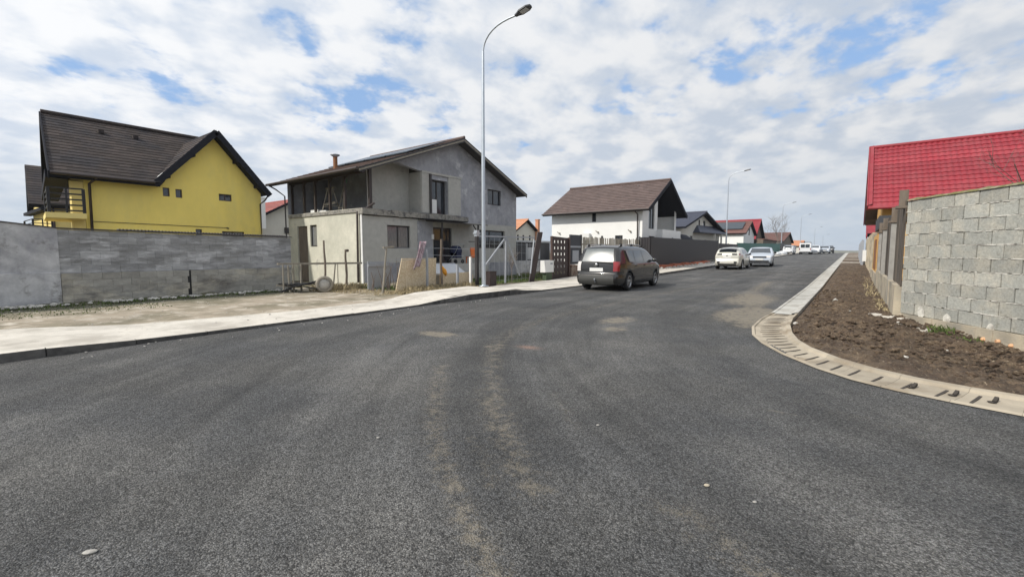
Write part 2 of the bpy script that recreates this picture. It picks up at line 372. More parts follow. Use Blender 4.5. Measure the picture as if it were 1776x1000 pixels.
TR=[([(-4.15,3.95),(-2.92,2.69),(-2.3,2.16),(-1.82,1.85),(-1.47,1.63),(-1.21,1.47),(-.6,1.0)],.10,.58),
 ([(-4.36,5.31),(-3.36,4.02),(-2.47,3.03),(-2.09,2.69),(-1.8,2.42),(-1.5,2.2)],.16,.5),
 ([(-4.36,5.31),(-4.9,6.43),(-5.2,7.58),(-5.35,9.21),(-5.4,13.08),(-5.2,18.66),(-5.1,26)],.2,.42),
 ([(-2.42,3.9),(-1.77,3.22)],.04,.4),([(-2.32,2.52),(-1.71,2.06)],.04,.4),([(-.75,2.5),(-.46,2.34),(-.2,2.19),(.3,1.9)],.14,.4),
 ([(-3.2,24.35),(-2.9,18),(-2.4,15.3),(-2.0,13.2),(-1.75,11.5)],.30,.75),([(-1.8,12.8),(-1.65,11.2),(-1.62,9.7)],.25,1.0),
 ([(-4.6,4.6),(-3.3,3.5),(-2.3,2.9)],.2,.1),([(-.9,4.4),(.4,3.7),(1.8,3.3)],.18,.10),([(-2.2,6.2),(-.6,5.2),(1.2,4.5),(3,4.2)],.2,.10),
 ([(-3.4,13),(-3.2,9.5),(-2.6,7.2),(-1.3,5.8),(.4,4.9)],.3,.1),([(-7.0,9),(-6.9,5.5),(-6.2,2.8),(-5,1)],.3,.08)]
BL=[(-5.82,5.5,.36,.22,1.7,0),(-3.9,5.56,.16,.09,1.0,1),(-3.97,8.95,.30,.55,1.25,0),(-3.55,7.9,.22,.3,1.1,0),(-2.53,8.92,.25,.08,.5,0),(-2.46,9.9,.25,.08,.45,0),(-6.22,14.44,.6,.06,.5,0),(-.44,4.64,.15,.04,.5,0),(-3.55,17,.5,.6,.4,0),(-1.95,11.6,.6,1.3,1.7,0),(-2.5,15.5,.7,1.8,1.2,0),(-7.3,14.6,.5,.05,.5,0)]
def dust(x,y):
    if x<-9.3 or y<-1 or y>30: return 0.
    d=.05
    for pl,w,s in TR:
        m=min(segd((x,y),pl[i],pl[i+1]) for i in range(len(pl)-1))
        if m<w*3: d+=s*math.exp(-(m/w)**2)
    for bx,by,rx,ry,s,k in BL:
        if k: continue
        q=((x-bx)/rx)**2+((y-by)/ry)**2
        if q<6: d+=s*math.exp(-q*q*.8)
    return min(1.8,d)
def _u(): pass
def clay(x,y):
    v=0
    for bx,by,rx,ry,s,k in BL:
        if k: v+=s*math.exp(-(((x-bx)/rx)**2+((y-by)/ry)**2))
    return v
KX=-9.2
def kx(y): return -9.2+(.045*(8-y) if y<8 else 0)
XS=[KX+.0]+fr(-9.05,-5.4,.17)[0:]+fr(-5.3,.5,.045)+fr(.65,3,.15)+[4,6,9,14]
YS=fr(-14,-1,1.3)+fr(-.5,1,.1)+fr(1.04,6.5,.045)+fr(6.6,8,.09)+fr(8.2,16,.22)+fr(16.5,30,.5)+fr(32,160,4)
# outer and inner edge of the drainage channel
OUT=[(-1.51,200),(-1.51,12.2),(-1.56,10.9),(-1.52,9.69),(-1.36,8.75),(-1.1,8.0),(-.75,7.31),(-.3,6.66),(.05,6.3),(.41,6.08),(.8,5.93),(1.25,5.8),(1.9,5.66),(2.8,5.5),(5,5.2),(9,4.8)]
INN=[(-.97,200),(-.97,12.2),(-.98,11.3),(-.93,10.2),(-.80,9.2),(-.65,8.5),(-.44,7.93),(-.09,7.36),(.26,6.98),(.64,6.72),(1.05,6.58),(1.42,6.5),(2.0,6.38),(2.9,6.2),(5,5.95),(9,5.6)]
def inside_right(x,y):   # right of the channel's outer edge : no asphalt there
    for i in range(len(OUT)-1):
        (x0,y0),(x1,y1)=OUT[i],OUT[i+1]
        if min(y0,y1)<=y<=max(y0,y1) and y0!=y1:
            if x>x0+(x1-x0)*(y-y0)/(y1-y0)+.12: return True
    return y>6.5 and x>.3
sheet('road','asphalt_m',XS,YS,lambda x,y:gz(y)+.006*mnoise.noise((x*.5,y*.5,0)),{'dust':dust,'clay':clay,'sweep_r':lambda x,y:math.hypot(x-5.5,y-12) if y<12 else 5.5-x,'sweep_a':lambda x,y:(math.atan2(y-12,5.5-x)*7.5 if y<12 else y-12)},skip=inside_right)
# the road runs left under the kerb line near the camera
sheet('road_near_left','asphalt_m',fr(-16,KX,1.6),fr(-14,-3.2,2.),lambda x,y:gz(y)-.002,{'dust':lambda x,y:.05,'clay':lambda x,y:0})
# pavement: front edge line and back edge line
BK=[(-4,-12.2),(.8,-11.75),(2.6,-11.0),(5.2,-10.65),(7.7,-10.9),(9.5,-11.1),(12,-11.5),(15.2,-12.05),(21,-12.3),(30,-11.0),(160,-11.0)]
def lerp_tab(T,y):
    if y<=T[0][0]: return T[0][1]
    for a,b in zip(T,T[1:]):
        if y<=b[0]: return a[1]+(b[1]-a[1])*(y-a[0])/(b[0]-a[0])
    return T[-1][1]
HT=[(-4,.13),(1.2,.11),(2.2,.06),(7.6,.035),(8.4,.05),(9.4,.17),(12.6,.17),(13.3,.04),(19,.035),(22,.13),(160,.14)]
def pavement():
    mb=MB(); yy=fr(-4,30,.5)+fr(31,160,2)
    for y0,y1 in zip(yy,yy[1:]):
        z0,z1=gz(y0)+lerp_tab(HT,y0),gz(y1)+lerp_tab(HT,y1)
        f0,f1=kx(y0)-.13,kx(y1)-.13; b0,b1=lerp_tab(BK,y0),lerp_tab(BK,y1)
        n=4; t=random.random()
        for i in range(n):
            a,b=i/n,(i+1)/n
            mb.quad((b0+(f0-b0)*a,y0,z0),(b0+(f0-b0)*b,y0,z0),(b1+(f1-b1)*b,y1,z1),(b1+(f1-b1)*a,y1,z1),t if y0>20 else .5)
    struct(mb,'pavement','walk_m')
    k=MB(); yy=fr(-4,160,1.0)
    for i,(y0,y1) in enumerate(zip(yy,yy[1:])):
        y1-=.012
        z0,z1=gz(y0)+lerp_tab(HT,y0)+.004,gz(y1)+lerp_tab(HT,y1)+.004
        a0,a1=kx(y0),kx(y1); j=random.uniform(-.01,.01)
        vs=[(a0-.14,y0,-.3),(a0+j,y0,-.3),(a1+j,y1,-.3),(a1-.14,y1,-.3),(a0-.14,y0,z0),(a0+j-.015,y0,z0),(a1+j-.015,y1,z1),(a1-.14,y1,z1)]
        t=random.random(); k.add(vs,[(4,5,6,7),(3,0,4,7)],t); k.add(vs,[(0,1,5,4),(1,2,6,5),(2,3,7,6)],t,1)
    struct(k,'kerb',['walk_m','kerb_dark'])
pavement()
def vz(x,y):
    t=max(0,min(1,(x+17.1)/6)); return gz(y)+.0+.035*t+.03*mnoise.noise((x*.8,y*.8,2))+.012*mnoise.noise((x*4,y*4,2))+(.12*math.exp(-((x+17.0)/.5)**2)*(.5+mnoise.noise((0,y*1.3,5))))
def green(x,y):
    d=math.exp(-((x+16.6)/1.1)**2)+.5*max(0,mnoise.noise((x*.6,y*.35,9)))*(1 if y<6 else .4)
    return min(1,d*(1.0 if y<8.6 else .3))
def vskip(x,y): return x>lerp_tab(BK,y)+.1 and y>-4
sheet('verge','verge_m',fr(-17.6,-10.4,.16),fr(-4,13.9,.16),vz,{'green':green},skip=vskip)
# drainage channel on the right
def resample(PL,st,y_max=40):
    pts=[];acc=0
    P2=[p for p in PL]; P2[0]=(P2[0][0],y_max)
    out=[Vector(P2[0])]
    for a,b in zip(P2,P2[1:]):
        a=Vector(a);b=Vector(b);n=max(1,round((b-a).length/st))
        for i in range(1,n+1): out.append(a+(b-a)*i/n)
    return out
def gutter():
    mb=MB(); g=MB(); sl=MB(); 
    # straight part along the street
    yy=fr(12.2,150,1.0)
    for y0,y1 in zip(yy,yy[1:]):
        t=random.random(); z0,z1=gz(y0),gz(y1); y1-=.01
        prof=[(-1.51,.012),(-1.45,.022),(-1.43,.004),(-1.10,.006),(-1.09,.03),(-1.0,.055),(-.97,.055),(-.96,-.1)]
        for (xa,za),(xb,zb) in zip(prof,prof[1:]): g.quad((xa,y0,z0+za),(xb,y0,z0+zb),(xb,y1,z1+zb),(xa,y1,z1+za),t)
    # curved part : radial slabs with slots
    n=len(OUT)
    o=[];i_=[]
    for k in range(1,n-1):
        a,b=Vector(OUT[k]),Vector(OUT[k+1]); c,d=Vector(INN[k]),Vector(INN[k+1]); m=max(1,round((b-a).length/.125))
        for q in range(m): o.append(a+(b-a)*q/m); i_.append(c+(d-c)*q/m)
    for k in range(len(o)-1):
        t=random.random() if k%4==0 else t
        prof=[(0,.01),(.07,.025),(.10,.002),(.55,-.006),(.86,.004),(.90,.035),(1.,.045),(1.,-.1)]
        gap=.02 if (k%4)==3 else 0
        for (ra,za),(rb,zb) in zip(prof,prof[1:]):
            A=o[k].lerp(i_[k],ra);B=o[k].lerp(i_[k],rb);e=1-gap
            o1=o[k].lerp(o[k+1],e);i1=i_[k].lerp(i_[k+1],e)
            C=o1.lerp(i1,rb);D=o1.lerp(i1,ra)
            mb.quad((A.x,A.y,za),(B.x,B.y,zb),(C.x,C.y,zb),(D.x,D.y,za),t)
        if k%2==1 and k<len(o)-3 and o[k].x<1.0 and random.random()<.93:
            r0,r1=.24+random.uniform(-.03,.03),.74+random.uniform(-.05,.05)
            A=o[k].lerp(i_[k],r0);B=o[k].lerp(i_[k],r1)
            sl.bar((A.x,A.y,-.004),(B.x,B.y,-.002),.026,.012)
    for cx,cy in ((.55,6.35),(.86,6.26),(1.13,6.2)):
        sl.lathe((cx,cy,-.02),(0,0,1),[(0,.0),(.024,.03),(.026,.035),(.026,.001)],9)
        sl.bar((cx+.02,cy+.02,.0),(cx+.05,cy+.09,.03),.03,.03)
    struct(g,'gutter','gutter_grey_m'); o2=struct(mb,'gutter_curve','gutter_m'); s2=struct(sl,'gutter_slots','slot_m')
    # bed below
    b=MB(); b.add([(p[0],p[1],-.012) for p in OUT]+[(p[0],p[1],-.012) for p in INN],[(k,k+n,k+n+1,k+1) for k in range(1,n-1)]); struct(b,'gutter_bed','slot_m')
gutter()
# soil strip between channel and walls
SI=[(6.5,5.9),(4.5,6.05),(2.9,6.2),(2.0,6.38),(1.42,6.5),(1.05,6.58),(.64,6.72),(.26,6.98),(-.09,7.36),(-.44,7.93),(-.65,8.5),(-.80,9.2),(-.93,10.2),(-.97,11.3),(-.97,12.2),(-.97,14),(-.97,17),(-.97,22),(-.97,30),(-.97,45)]
SO=[(7,6.2),(5,6.6),(3.6,7.5),(3.1,8.4),(2.7,9.1),(2.4,9.6),(2.12,10.04),(1.85,10.5),(1.55,11.0),(1.3,11.4),(1.1,11.75),(.95,12.05),(.85,12.35),(.85,12.8),(.85,13.3),(.85,15),(.85,18),(.85,22),(.85,30),(.85,45)]
def soil():
    mb=MB(); rows=[]
    for k in range(len(SI)-1):
        L_=(Vector(SI[k+1])-Vector(SI[k])).length; L2=(Vector(SO[k+1])-Vector(SO[k])).length; m=max(2,round(max(L_,L2)/(.035 if k<16 else .2)))
        for q in range(m): rows.append((Vector(SI[k]).lerp(Vector(SI[k+1]),q/m),Vector(SO[k]).lerp(Vector(SO[k+1]),q/m)))
    n=60; vs=[]
    for a,b in rows:
        for i in range(n+1):
            t=i/n; p=a.lerp(b,t); e=min(1,t*6)
            base=gz(p.y)-.0+.07*t*(1 if p.y>10 else 0)
            base+=-.27*max(0,min(1,(12.-p.y)/3.2))*min(1,t*1.3)+(.05*e)
            h=.05*mnoise.noise((p.x*2.2,p.y*2.2,0))+.05*mnoise.noise((p.x*6,p.y*6,1))+.045*mnoise.noise((p.x*13,p.y*13,2))+.03*mnoise.noise((p.x*29,p.y*29,6))
            h+=.035*max(0,mnoise.noise((p.x*9,p.y*9,4)))
            h+=.20*math.exp(-(((p.x-2.15)/.35)**2+((p.y-9.35)/.35)**2))+.10*math.exp(-(((p.x-.0)/.3)**2+((p.y-11.4)/.25)**2))
            vs.append((p.x,p.y,base+h*e-.03*(1-e)))
    fs=[(j*(n+1)+i,j*(n+1)+i+1,(j+1)*(n+1)+i+1,(j+1)*(n+1)+i) for j in range(len(rows)-1) for i in range(n)]
    mb.add(vs,fs,smooth=True); struct(mb,'soil','soil_m')
    s2=MB(); yy=fr(44.8,158,2)
    for y0,y1 in zip(yy,yy[1:]):
        xs=fr(-.97,1.2,.3); 
        for a,b in zip(xs,xs[1:]): s2.quad((a,y0,gz(y0)+.05),(b,y0,gz(y0)+.05),(b,y1,gz(y1)+.05),(a,y1,gz(y1)+.05))
    struct(s2,'verge_far','soil_m')
    c=MB()
    for y,w in ((53,1.6),(64,1.6),(75,2),(86,2),(97,2.5),(112,3)):
        c.box(-.95,.8,y,y+w,gz(y)-.1,gz(y+w/2)+.075,random.random())
    struct(c,'driveway_slabs','walk_m')
soil()
# ---------------------------------------------------------------- wall / window builders
def wall(mb,o,u,n,top,holes=(),depth=.16,mi=0,t=None,zb=0,rev=None):
    o=Vector(o);u=Vector(u);n=Vector(n)
    us=sorted(set([p[0] for p in top]+[h[0] for h in holes]+[h[1] for h in holes]))
    zs=sorted(set([zb]+[h[2] for h in holes]+[h[3] for h in holes]))
    def tz(x):
        for a,b in zip(top,top[1:]):
            if a[0]<=x<=b[0] and b[0]>a[0]: return a[1]+(b[1]-a[1])*(x-a[0])/(b[0]-a[0])
        return top[-1][1]
    def pt(x,z,d=0): return o+u*x+Vector((0,0,z))-n*d
    flip=u.cross(Vector((0,0,1))).dot(n)<0
    def q(a,b,c,d):
        if flip: a,b,c,d=d,c,b,a
        mb.quad(a,b,c,d,t,mi)
    for a,b in zip(us,us[1:]):
        ta,tb=tz(a+1e-6),tz(b-1e-6)
        for i,z in enumerate(zs):
            z2=zs[i+1] if i+1<len(zs) else None
            if any(h[0]-1e-6<=a and b<=h[1]+1e-6 and h[2]-1e-6<=z and (z2 is not None and z2<=h[3]+1e-6) for h in holes): continue
            za,zc=(z2,z2) if z2 is not None else (ta,tb)
            q(pt(a,min(z,ta)),pt(b,min(z,tb)),pt(b,min(zc,tb)),pt(a,min(za,ta)))
    rm=mi if rev is None else rev
    for h in holes:
        a,b,c,d=h[:4]; D=depth
        for A,B in (((a,c),(b,c)),((b,c),(b,d)),((b,d),(a,d)),((a,d),(a,c))):
            P1,P2,P3,P4=pt(*A),pt(*B),pt(B[0],B[1],D),pt(A[0],A[1],D)
            if not flip: P1,P2,P3,P4=P4,P3,P2,P1
            mb.quad(P1,P2,P3,P4,t,rm)
def window(parent,o,u,n,h,depth=.12,cols=2,frame='frame_dark',glass='glass_m',fw=.055,name='window',rows=1,sill=None,label=None):
    o=Vector(o);u=Vector(u);n=Vector(n); a,b,c,d=h[:4]
    def pt(x,z,dd): return o+u*x+Vector((0,0,z))-n*dd
    f=MB()
    def bar(x0,x1,z0,z1,d0=depth,w=.05):
        f.obox(pt((x0+x1)/2,(z0+z1)/2,d0),u*(x1-x0)/2,Vector((0,0,(z1-z0)/2)),n*w/2)
    bar(a,a+fw,c,d);bar(b-fw,b,c,d);bar(a+fw,b-fw,c,c+fw);bar(a+fw,b-fw,d-fw,d)
    for k in range(1,cols):
        x=a+(b-a)*k/cols; bar(x-fw/2,x+fw/2,c+fw,d-fw)
    for k in range(1,rows):
        z=c+(d-c)*k/rows; bar(a+fw,b-fw,z-fw/2,z+fw/2,depth,.044)
    fo=P(f,name,frame,parent,label)
    g=MB(); g.obox(pt((a+b)/2,(c+d)/2,depth+.01),u*((b-a)/2-fw*.5),Vector((0,0,(d-c)/2-fw*.5)),n*.006)
    OFF[fo.name]=OFF[parent.name]; P(g,'pane',glass,fo)
    if sill:
        s=MB(); s.obox(pt((a+b)/2,c-.03,.02-.04),u*((b-a)/2+.06),Vector((0,0,.02)),n*.1); P(s,'sill',sill,fo)
    return fo
def tiles(mb,p0,p1,p2,p3,pv=.35,pu=None,lift=.03,th=.0,mi=0,wave=0):
    # p0,p1 eave ends ; p2,p3 ridge ends above p1,p0 ; rows of overlapping tiles
    p0,p1,p2,p3=map(Vector,(p0,p1,p2,p3)); nrm=(p1-p0).cross(p3-p0).normalized()
    L_=((p3-p0).length+(p2-p1).length)/2; n=max(2,round(L_/pv)); 
    nu=1 if not pu else max(1,round((p1-p0).length/pu))
    sub=6 if wave else 1
    for j in range(n):
        a,b=j/n,(j+1)/n
        A,B=p0.lerp(p3,a),p1.lerp(p2,a);C,D=p1.lerp(p2,b),p0.lerp(p3,b)
        if wave:
            m=nu*sub; lo=[];hi=[];bt=[]
            for i in range(m+1):
                t=i/m; w=wave*(.5+.5*math.cos(2*math.pi*i/sub))**.7
                sh=((p3-p0).normalized())*(-.03*(.5+.5*math.cos(2*math.pi*i/sub)))
                lo.append(A.lerp(B,t)+nrm*(lift+w)+sh); hi.append(D.lerp(C,t)+nrm*w); bt.append(A.lerp(B,t)+nrm*(w*.6-.01)+sh)
            vs=lo+hi+bt; k=m+1
            mb.add(vs,[(i,i+1,k+i+1,k+i) for i in range(m)],random.random(),mi,True)
            mb.add(vs,[(2*k+i,2*k+i+1,i+1,i) for i in range(m)],.5,mi)
        else:
            off=(j%2)*.5/nu if nu>1 else 0
            cuts=[0]+[x for x in [(i/nu+off) for i in range(nu+1)] if 1e-4<x<1-1e-4]+[1]
            for s,e in zip(cuts,cuts[1:]):
                t=random.random()
                mb.quad(A.lerp(B,s)+nrm*lift,A.lerp(B,e)+nrm*lift,D.lerp(C,e),D.lerp(C,s),t,mi)
            mb.quad(A-nrm*.01,B-nrm*.01,B+nrm*lift,A+nrm*lift,.3,mi)
def slab(mb,p0,p1,p2,p3,th,mi=0):
    p0,p1,p2,p3=map(Vector,(p0,p1,p2,p3)); n=(p1-p0).cross(p3-p0).normalized()
    a=[p-n*.004 for p in(p0,p1,p2,p3)]; b=[p-n*th for p in(p0,p1,p2,p3)]
    mb.add(a+b,[(0,1,2,3),(7,6,5,4),(0,4,5,1),(1,5,6,2),(2,6,7,3),(3,7,4,0)],.5,mi)
def roof_x(parent,X0,X1,Y0,Y1,ze,zr,tilem='tile_brown',under='soffit_m',yr=None,ze2=None,pv=.35,pu=.3,th=.14,wave=0,sides=(1,1),name='roof',lift=.03):
    """ridge runs along X"""
    yr=(Y0+Y1)/2 if yr is None else yr; ze2=ze if ze2 is None else ze2
    mb=MB(); s=MB()
    A=[(X0,Y0,ze),(X1,Y0,ze),(X1,yr,zr),(X0,yr,zr)]; B=[(X1,Y1,ze2),(X0,Y1,ze2),(X0,yr,zr),(X1,yr,zr)]
    if sides[0]: tiles(mb,*A,pv=pv,pu=pu,wave=wave,lift=lift)
    if sides[1]: tiles(mb,*B,pv=pv,pu=pu,wave=wave,lift=lift)
    slab(s,*A,th); slab(s,*B,th)
    mb.tube([(X0-.02,yr,zr+.03),(X1+.02,yr,zr+.03)],.09,8)
    r=P(mb,name,tilem,parent); P(s,'roof_underside',under,r) if False else None
    OFF[r.name]=OFF[parent.name]; P(s,'soffit',under,r)
    return r
# ---------------------------------------------------------------- left boundary wall
def left_wall():
    T=thing('boundary_wall','long grey concrete block wall with a plastered end in front of the yellow house','wall',(-17.2,4,0))
    X=-17.2
    top=lambda y: lerp_tab([(-5,2.55),(1.3,2.2),(2.3,2.08),(5.2,2.03),(8.6,2.0)],y)
    ub=MB(); h=.205; nrow=6
    for r in range(6):
        z0=.88+r*.2; y=2.3-(r%2)*.2
        while y<8.6:
            y1=min(y+.42,8.6); ya=max(y,2.3)
            if y1-ya>.03:
                zt=min(z0+.2,top(ya)-.02); j=random.uniform(0,.012)
                ub.box(X-.1,X+.1+j,ya+.003,y1-.003,z0+.003,zt if r==5 else z0+.197,random.random()**1.5)
            y+=.42
    ub.box(X-.09,X+.0985,2.3,8.59,.87,1.98,.55)
    P(ub,'block_panel','wallblock_m',T)
    lb=MB()
    for r in range(5):
        z0=-.12+r*.2; y=2.3-(r%2)*.2
        while y<8.55:
            y1=min(y+.42,8.55); ya=max(y,2.3)
            if not (ya<5.26<y1) and y1-ya>.03: lb.box(X-.1,X+.165+random.uniform(0,.012),ya+.004,y1-.004,z0+.003,min(z0+.197,.87),random.random()**1.3)
            elif y1-ya>.03:
                lb.box(X-.1,X+.17,ya,5.19,z0+.003,min(z0+.197,.87),random.random()); lb.box(X-.1,X+.17,5.31,y1,z0+.003,min(z0+.197,.87),random.random())
            y+=.42
    for a,b in((2.3,5.2),(5.3,8.56)): lb.box(X-.12,X+.1635,a,b,-.2,.86,.5)
    P(lb,'lower_panel','wallbase_m',T)
    pl=MB()
    yy=fr(-5,2.3,.8)
    for a,b in zip(yy,yy[1:]):
        pl.add([(X-.1,a,.9),(X+.12,a,.9),(X+.12,b,.9),(X-.1,b,.9),(X-.1,a,top(a)),(X+.12,a,top(a)),(X+.12,b,top(b)),(X-.1,b,top(b))],[(1,2,6,5),(4,5,6,7),(0,1,5,4),(2,3,7,6)])
    P(pl,'plastered_panel','wallplaster_m',T)
    pb=MB(); pb.box(X-.1,X+.185,-5,2.29,-.2,.897); P(pb,'plastered_base','wallplaster_m',T)
    co=MB()
    yy=[-5,-2,1.3,2.3,4,6,8.62]
    for a,b in zip(yy,yy[1:]):
        co.add([(X-.14,a,top(a)),(X+.15,a,top(a)),(X+.15,b,top(b)),(X-.14,b,top(b)),(X-.14,a,top(a)+.03),(X+.15,a,top(a)+.03),(X+.15,b,top(b)+.03),(X-.14,b,top(b)+.03)],[(4,5,6,7),(0,3,2,1),(1,2,6,5),(0,4,7,3),(0,1,5,4),(2,3,7,6)])
    y=3.6
    while y<8.5: co.tube([(X-.1,y,top(y)+.04),(X+.13,y,top(y)+.04)],.03,6); y+=.085
    P(co,'coping','coping_m',T)
    s=MB(); s.box(X+.1,X+.135,5.2,5.3,-.1,.87); P(s,'joint_recess','black_m',T) 
left_wall()
# ---------------------------------------------------------------- yellow house
UY=(0,1,0);NX=(1,0,0);UX=(1,0,0);NYm=(0,-1,0)
def railing(parent,pts,z0,z1,n=5,m='black_m'):
    r=MB()
    for a,b in zip(pts,pts[1:]):
        for k in range(n):
            z=z0+.1+(z1-z0-.1)*k/(n-1); r.bar((*a,z),(*b,z),.03,.055)
    for p in pts: r.box(p[0]-.045,p[0]+.045,p[1]-.045,p[1]+.045,z0,z1)
    a,b=pts[0],pts[1]; c=((a[0]+b[0])/2,(a[1]+b[1])/2); r.box(c[0]-.03,c[0]+.03,c[1]-.03,c[1]+.03,z0,z1)
    return P(r,'balcony_railing',m,parent)
def yellow_house():
    T=thing('yellow_house','bright yellow two storey house with dark brown tile roof behind the block wall','house',(-24.5,7.5,0))
    X=-24.5; o=(X,0,0)
    holes=[(6.73,6.98,3.92,4.3),(7.2,7.45,3.9,4.28),(8.94,9.5,3.92,4.25),(7.9,8.16,2.1,2.52),(9.0,10.0,1.6,2.46)]
    w=MB()
    wall(w,o,UY,NX,[(4.15,4.52),(6.55,4.52),(6.6,4.62),(8.82,6.95),(10.87,4.62)],holes,.14,zb=0)
    P(w,'wall','yellow_m',T)
    for i,h in enumerate(holes): window(T,o,UY,NX,h,.08,1 if i not in(2,4) else 2,'frame_brown',fw=.035)
    # end wall, turned a little: from (-24.5,4.15) back to (-33,5.0)
    e=Vector((-1,.10,0)).normalized(); ne=Vector((-.10,-1,0)).normalized()
    w2=MB(); eh=[(1.5,2.35,2.92,4.6),(2.9,3.6,2.92,4.3),(1.2,1.5,1.9,2.5),(2.6,3.2,.3,2.3)]
    wall(w2,(X,4.15,0),e,ne,[(0,4.52),(4.2,7.2),(8.4,4.6)],eh,.2); P(w2,'end_wall','yellow_l',T)
    for h in eh: window(T,(X,4.15,0),e,ne,h,.12,1,'frame_brown',fw=.05)
    # projecting wall beside the balcony and slab
    b=MB(); b.obox(Vector((X-.6,3.62,2.82)),Vector((1.5,-.15,0)),Vector((.055,.55,0)),(0,0,.1)); P(b,'balcony_slab','yellow_l',T)
    railing(T,[(X+.75,4.0),(X+.65,3.05),(X-2.0,3.3)],2.92,3.85)
    pr=MB(); pr.box(X-.35,X-.01,3.78,4.14,0,4.5); P(pr,'pier','yellow_l',T)
    # main roof
    E0,E1=Vector((-23.9,3.15,4.42)),Vector((-23.9,11.0,4.42)); R0,R1=Vector((-28.5,3.62,7.5)),Vector((-28.5,11.2,7.5)); F0,F1=Vector((-33.1,4.1,4.95)),Vector((-33.1,11.5,4.95))
    r=MB(); E1=Vector((-23.9,6.5,4.42))
    tiles(r,E0,E1,Vector((-28.5,9.6,7.5)),R0,pv=.3,pu=.3,lift=.018); tiles(r,F1,F0,R0,R1,pv=.3,pu=None,lift=.018)
    r.tube([R0+Vector((0,0,.05)),Vector((-28.5,9.6,7.55))],.1,8)
    ro=P(r,'roof','tile_dark',T); s=MB(); slab(s,E0,E1,Vector((-28.5,9.6,7.5)),R0,.2); slab(s,F1,F0,R0,R1,.2)
    s.bar(E0+Vector((0,-.03,-.1)),R0+Vector((0,-.03,-.1)),.05,.3); s.bar(F0+Vector((0,-.03,-.1)),R0+Vector((0,-.03,-.1)),.05,.3)
    # boxed dark eave below the overhang at the end
    s.add([E0-Vector((0,0,.2)),E0+Vector((-.6,1.0,-.2)),F0+Vector((0,1.0,-.2)),F0-Vector((0,0,.2))],[(0,1,2,3)])
    s.obox((-28.3,3.78,4.28),(4.1,-.42,.12),(.03,.3,0),(0,0,.15))
    P(s,'soffit','fascia_dark',T)
    for t,u in((.45,.35),(.75,.42)):
        v=MB()
        p=E0.lerp(Vector((-23.9,9,4.42)),t*.75).lerp(R0.lerp(Vector((-28.5,9,7.5)),t*.75),.78); v.box(p.x-.1,p.x+.12,p.y-.1,p.y+.1,p.z-.02,p.z+.12)
        P(v,'roof_vent','tile_dark',T)
    # cross gable
    ap=Vector((-24.0,8.78,7.12)); l=Vector((-24.0,6.3,4.42)); rr=Vector((-24.0,11.1,4.42)); back=Vector((-4.3,0,0))
    g=MB(); A=(l+back*.02,l,ap,ap+back); 
    tiles(g,l+Vector((-.6,0,0)),l,ap,ap+back,pv=.3,pu=.3,lift=.018); tiles(g,rr,rr+back,ap+back,ap,pv=.3,pu=.3,lift=.018)
    P(g,'gable_roof','tile_dark',T)
    f=MB(); slab(f,l+Vector((-.6,0,0)),l,ap,ap+back,.16); slab(f,rr,rr+back,ap+back,ap,.16)
    for a in(l,rr): f.bar(a+Vector((.04,0,-.1)),ap+Vector((.04,0,-.1)),.06,.26)
    for t in(.22,.62):
        for a in(l,rr):
            p=a.lerp(ap,t)+Vector((-.25,0,-.28)); f.box(p.x-.25,p.x+.3,p.y-.05,p.y+.05,p.z-.06,p.z+.08)
    P(f,'verge_board','fascia_dark',T)
    sn=MB(); q0=l+Vector((.0,.06,.12)); sn.add([q0+Vector((-.5,0,0)),q0,q0+(ap-l)*.17+Vector((.0,.0,.0)),q0+(ap-l)*.13+Vector((-.35,0,0))],[(0,1,2,3)]); 
    P(sn,'snow_patch','white_plastic',T)  # thin white sheet for the patch of snow on the gable roof
    gt=MB(); gt.tube([(-23.85,3.15,4.4),(-23.85,6.3,4.4)],.06,8); gt.tube([(-23.95,4.45,4.36),(-24.35,4.3,4.15),(-24.42,4.28,0)],.05,8); P(gt,'downpipe','pipe_dark',T)
    g2=MB(); g2.tube([(-24.0,11.0,4.3),(-24.2,10.95,4.1),(-24.42,10.8,3.9),(-24.42,10.8,0)],.035,8); P(g2,'downpipe','pipe_dark',T)
    cb=MB(); cb.tube([(X+.02,4.3,2.68),(X+.02,9.2,2.63)],.012,5); cb.tube([(X+.02,9.2,2.63),(X+.03,9.3,2.6)],.03,5); P(cb,'cable','pipe_dark',T)
yellow_house()
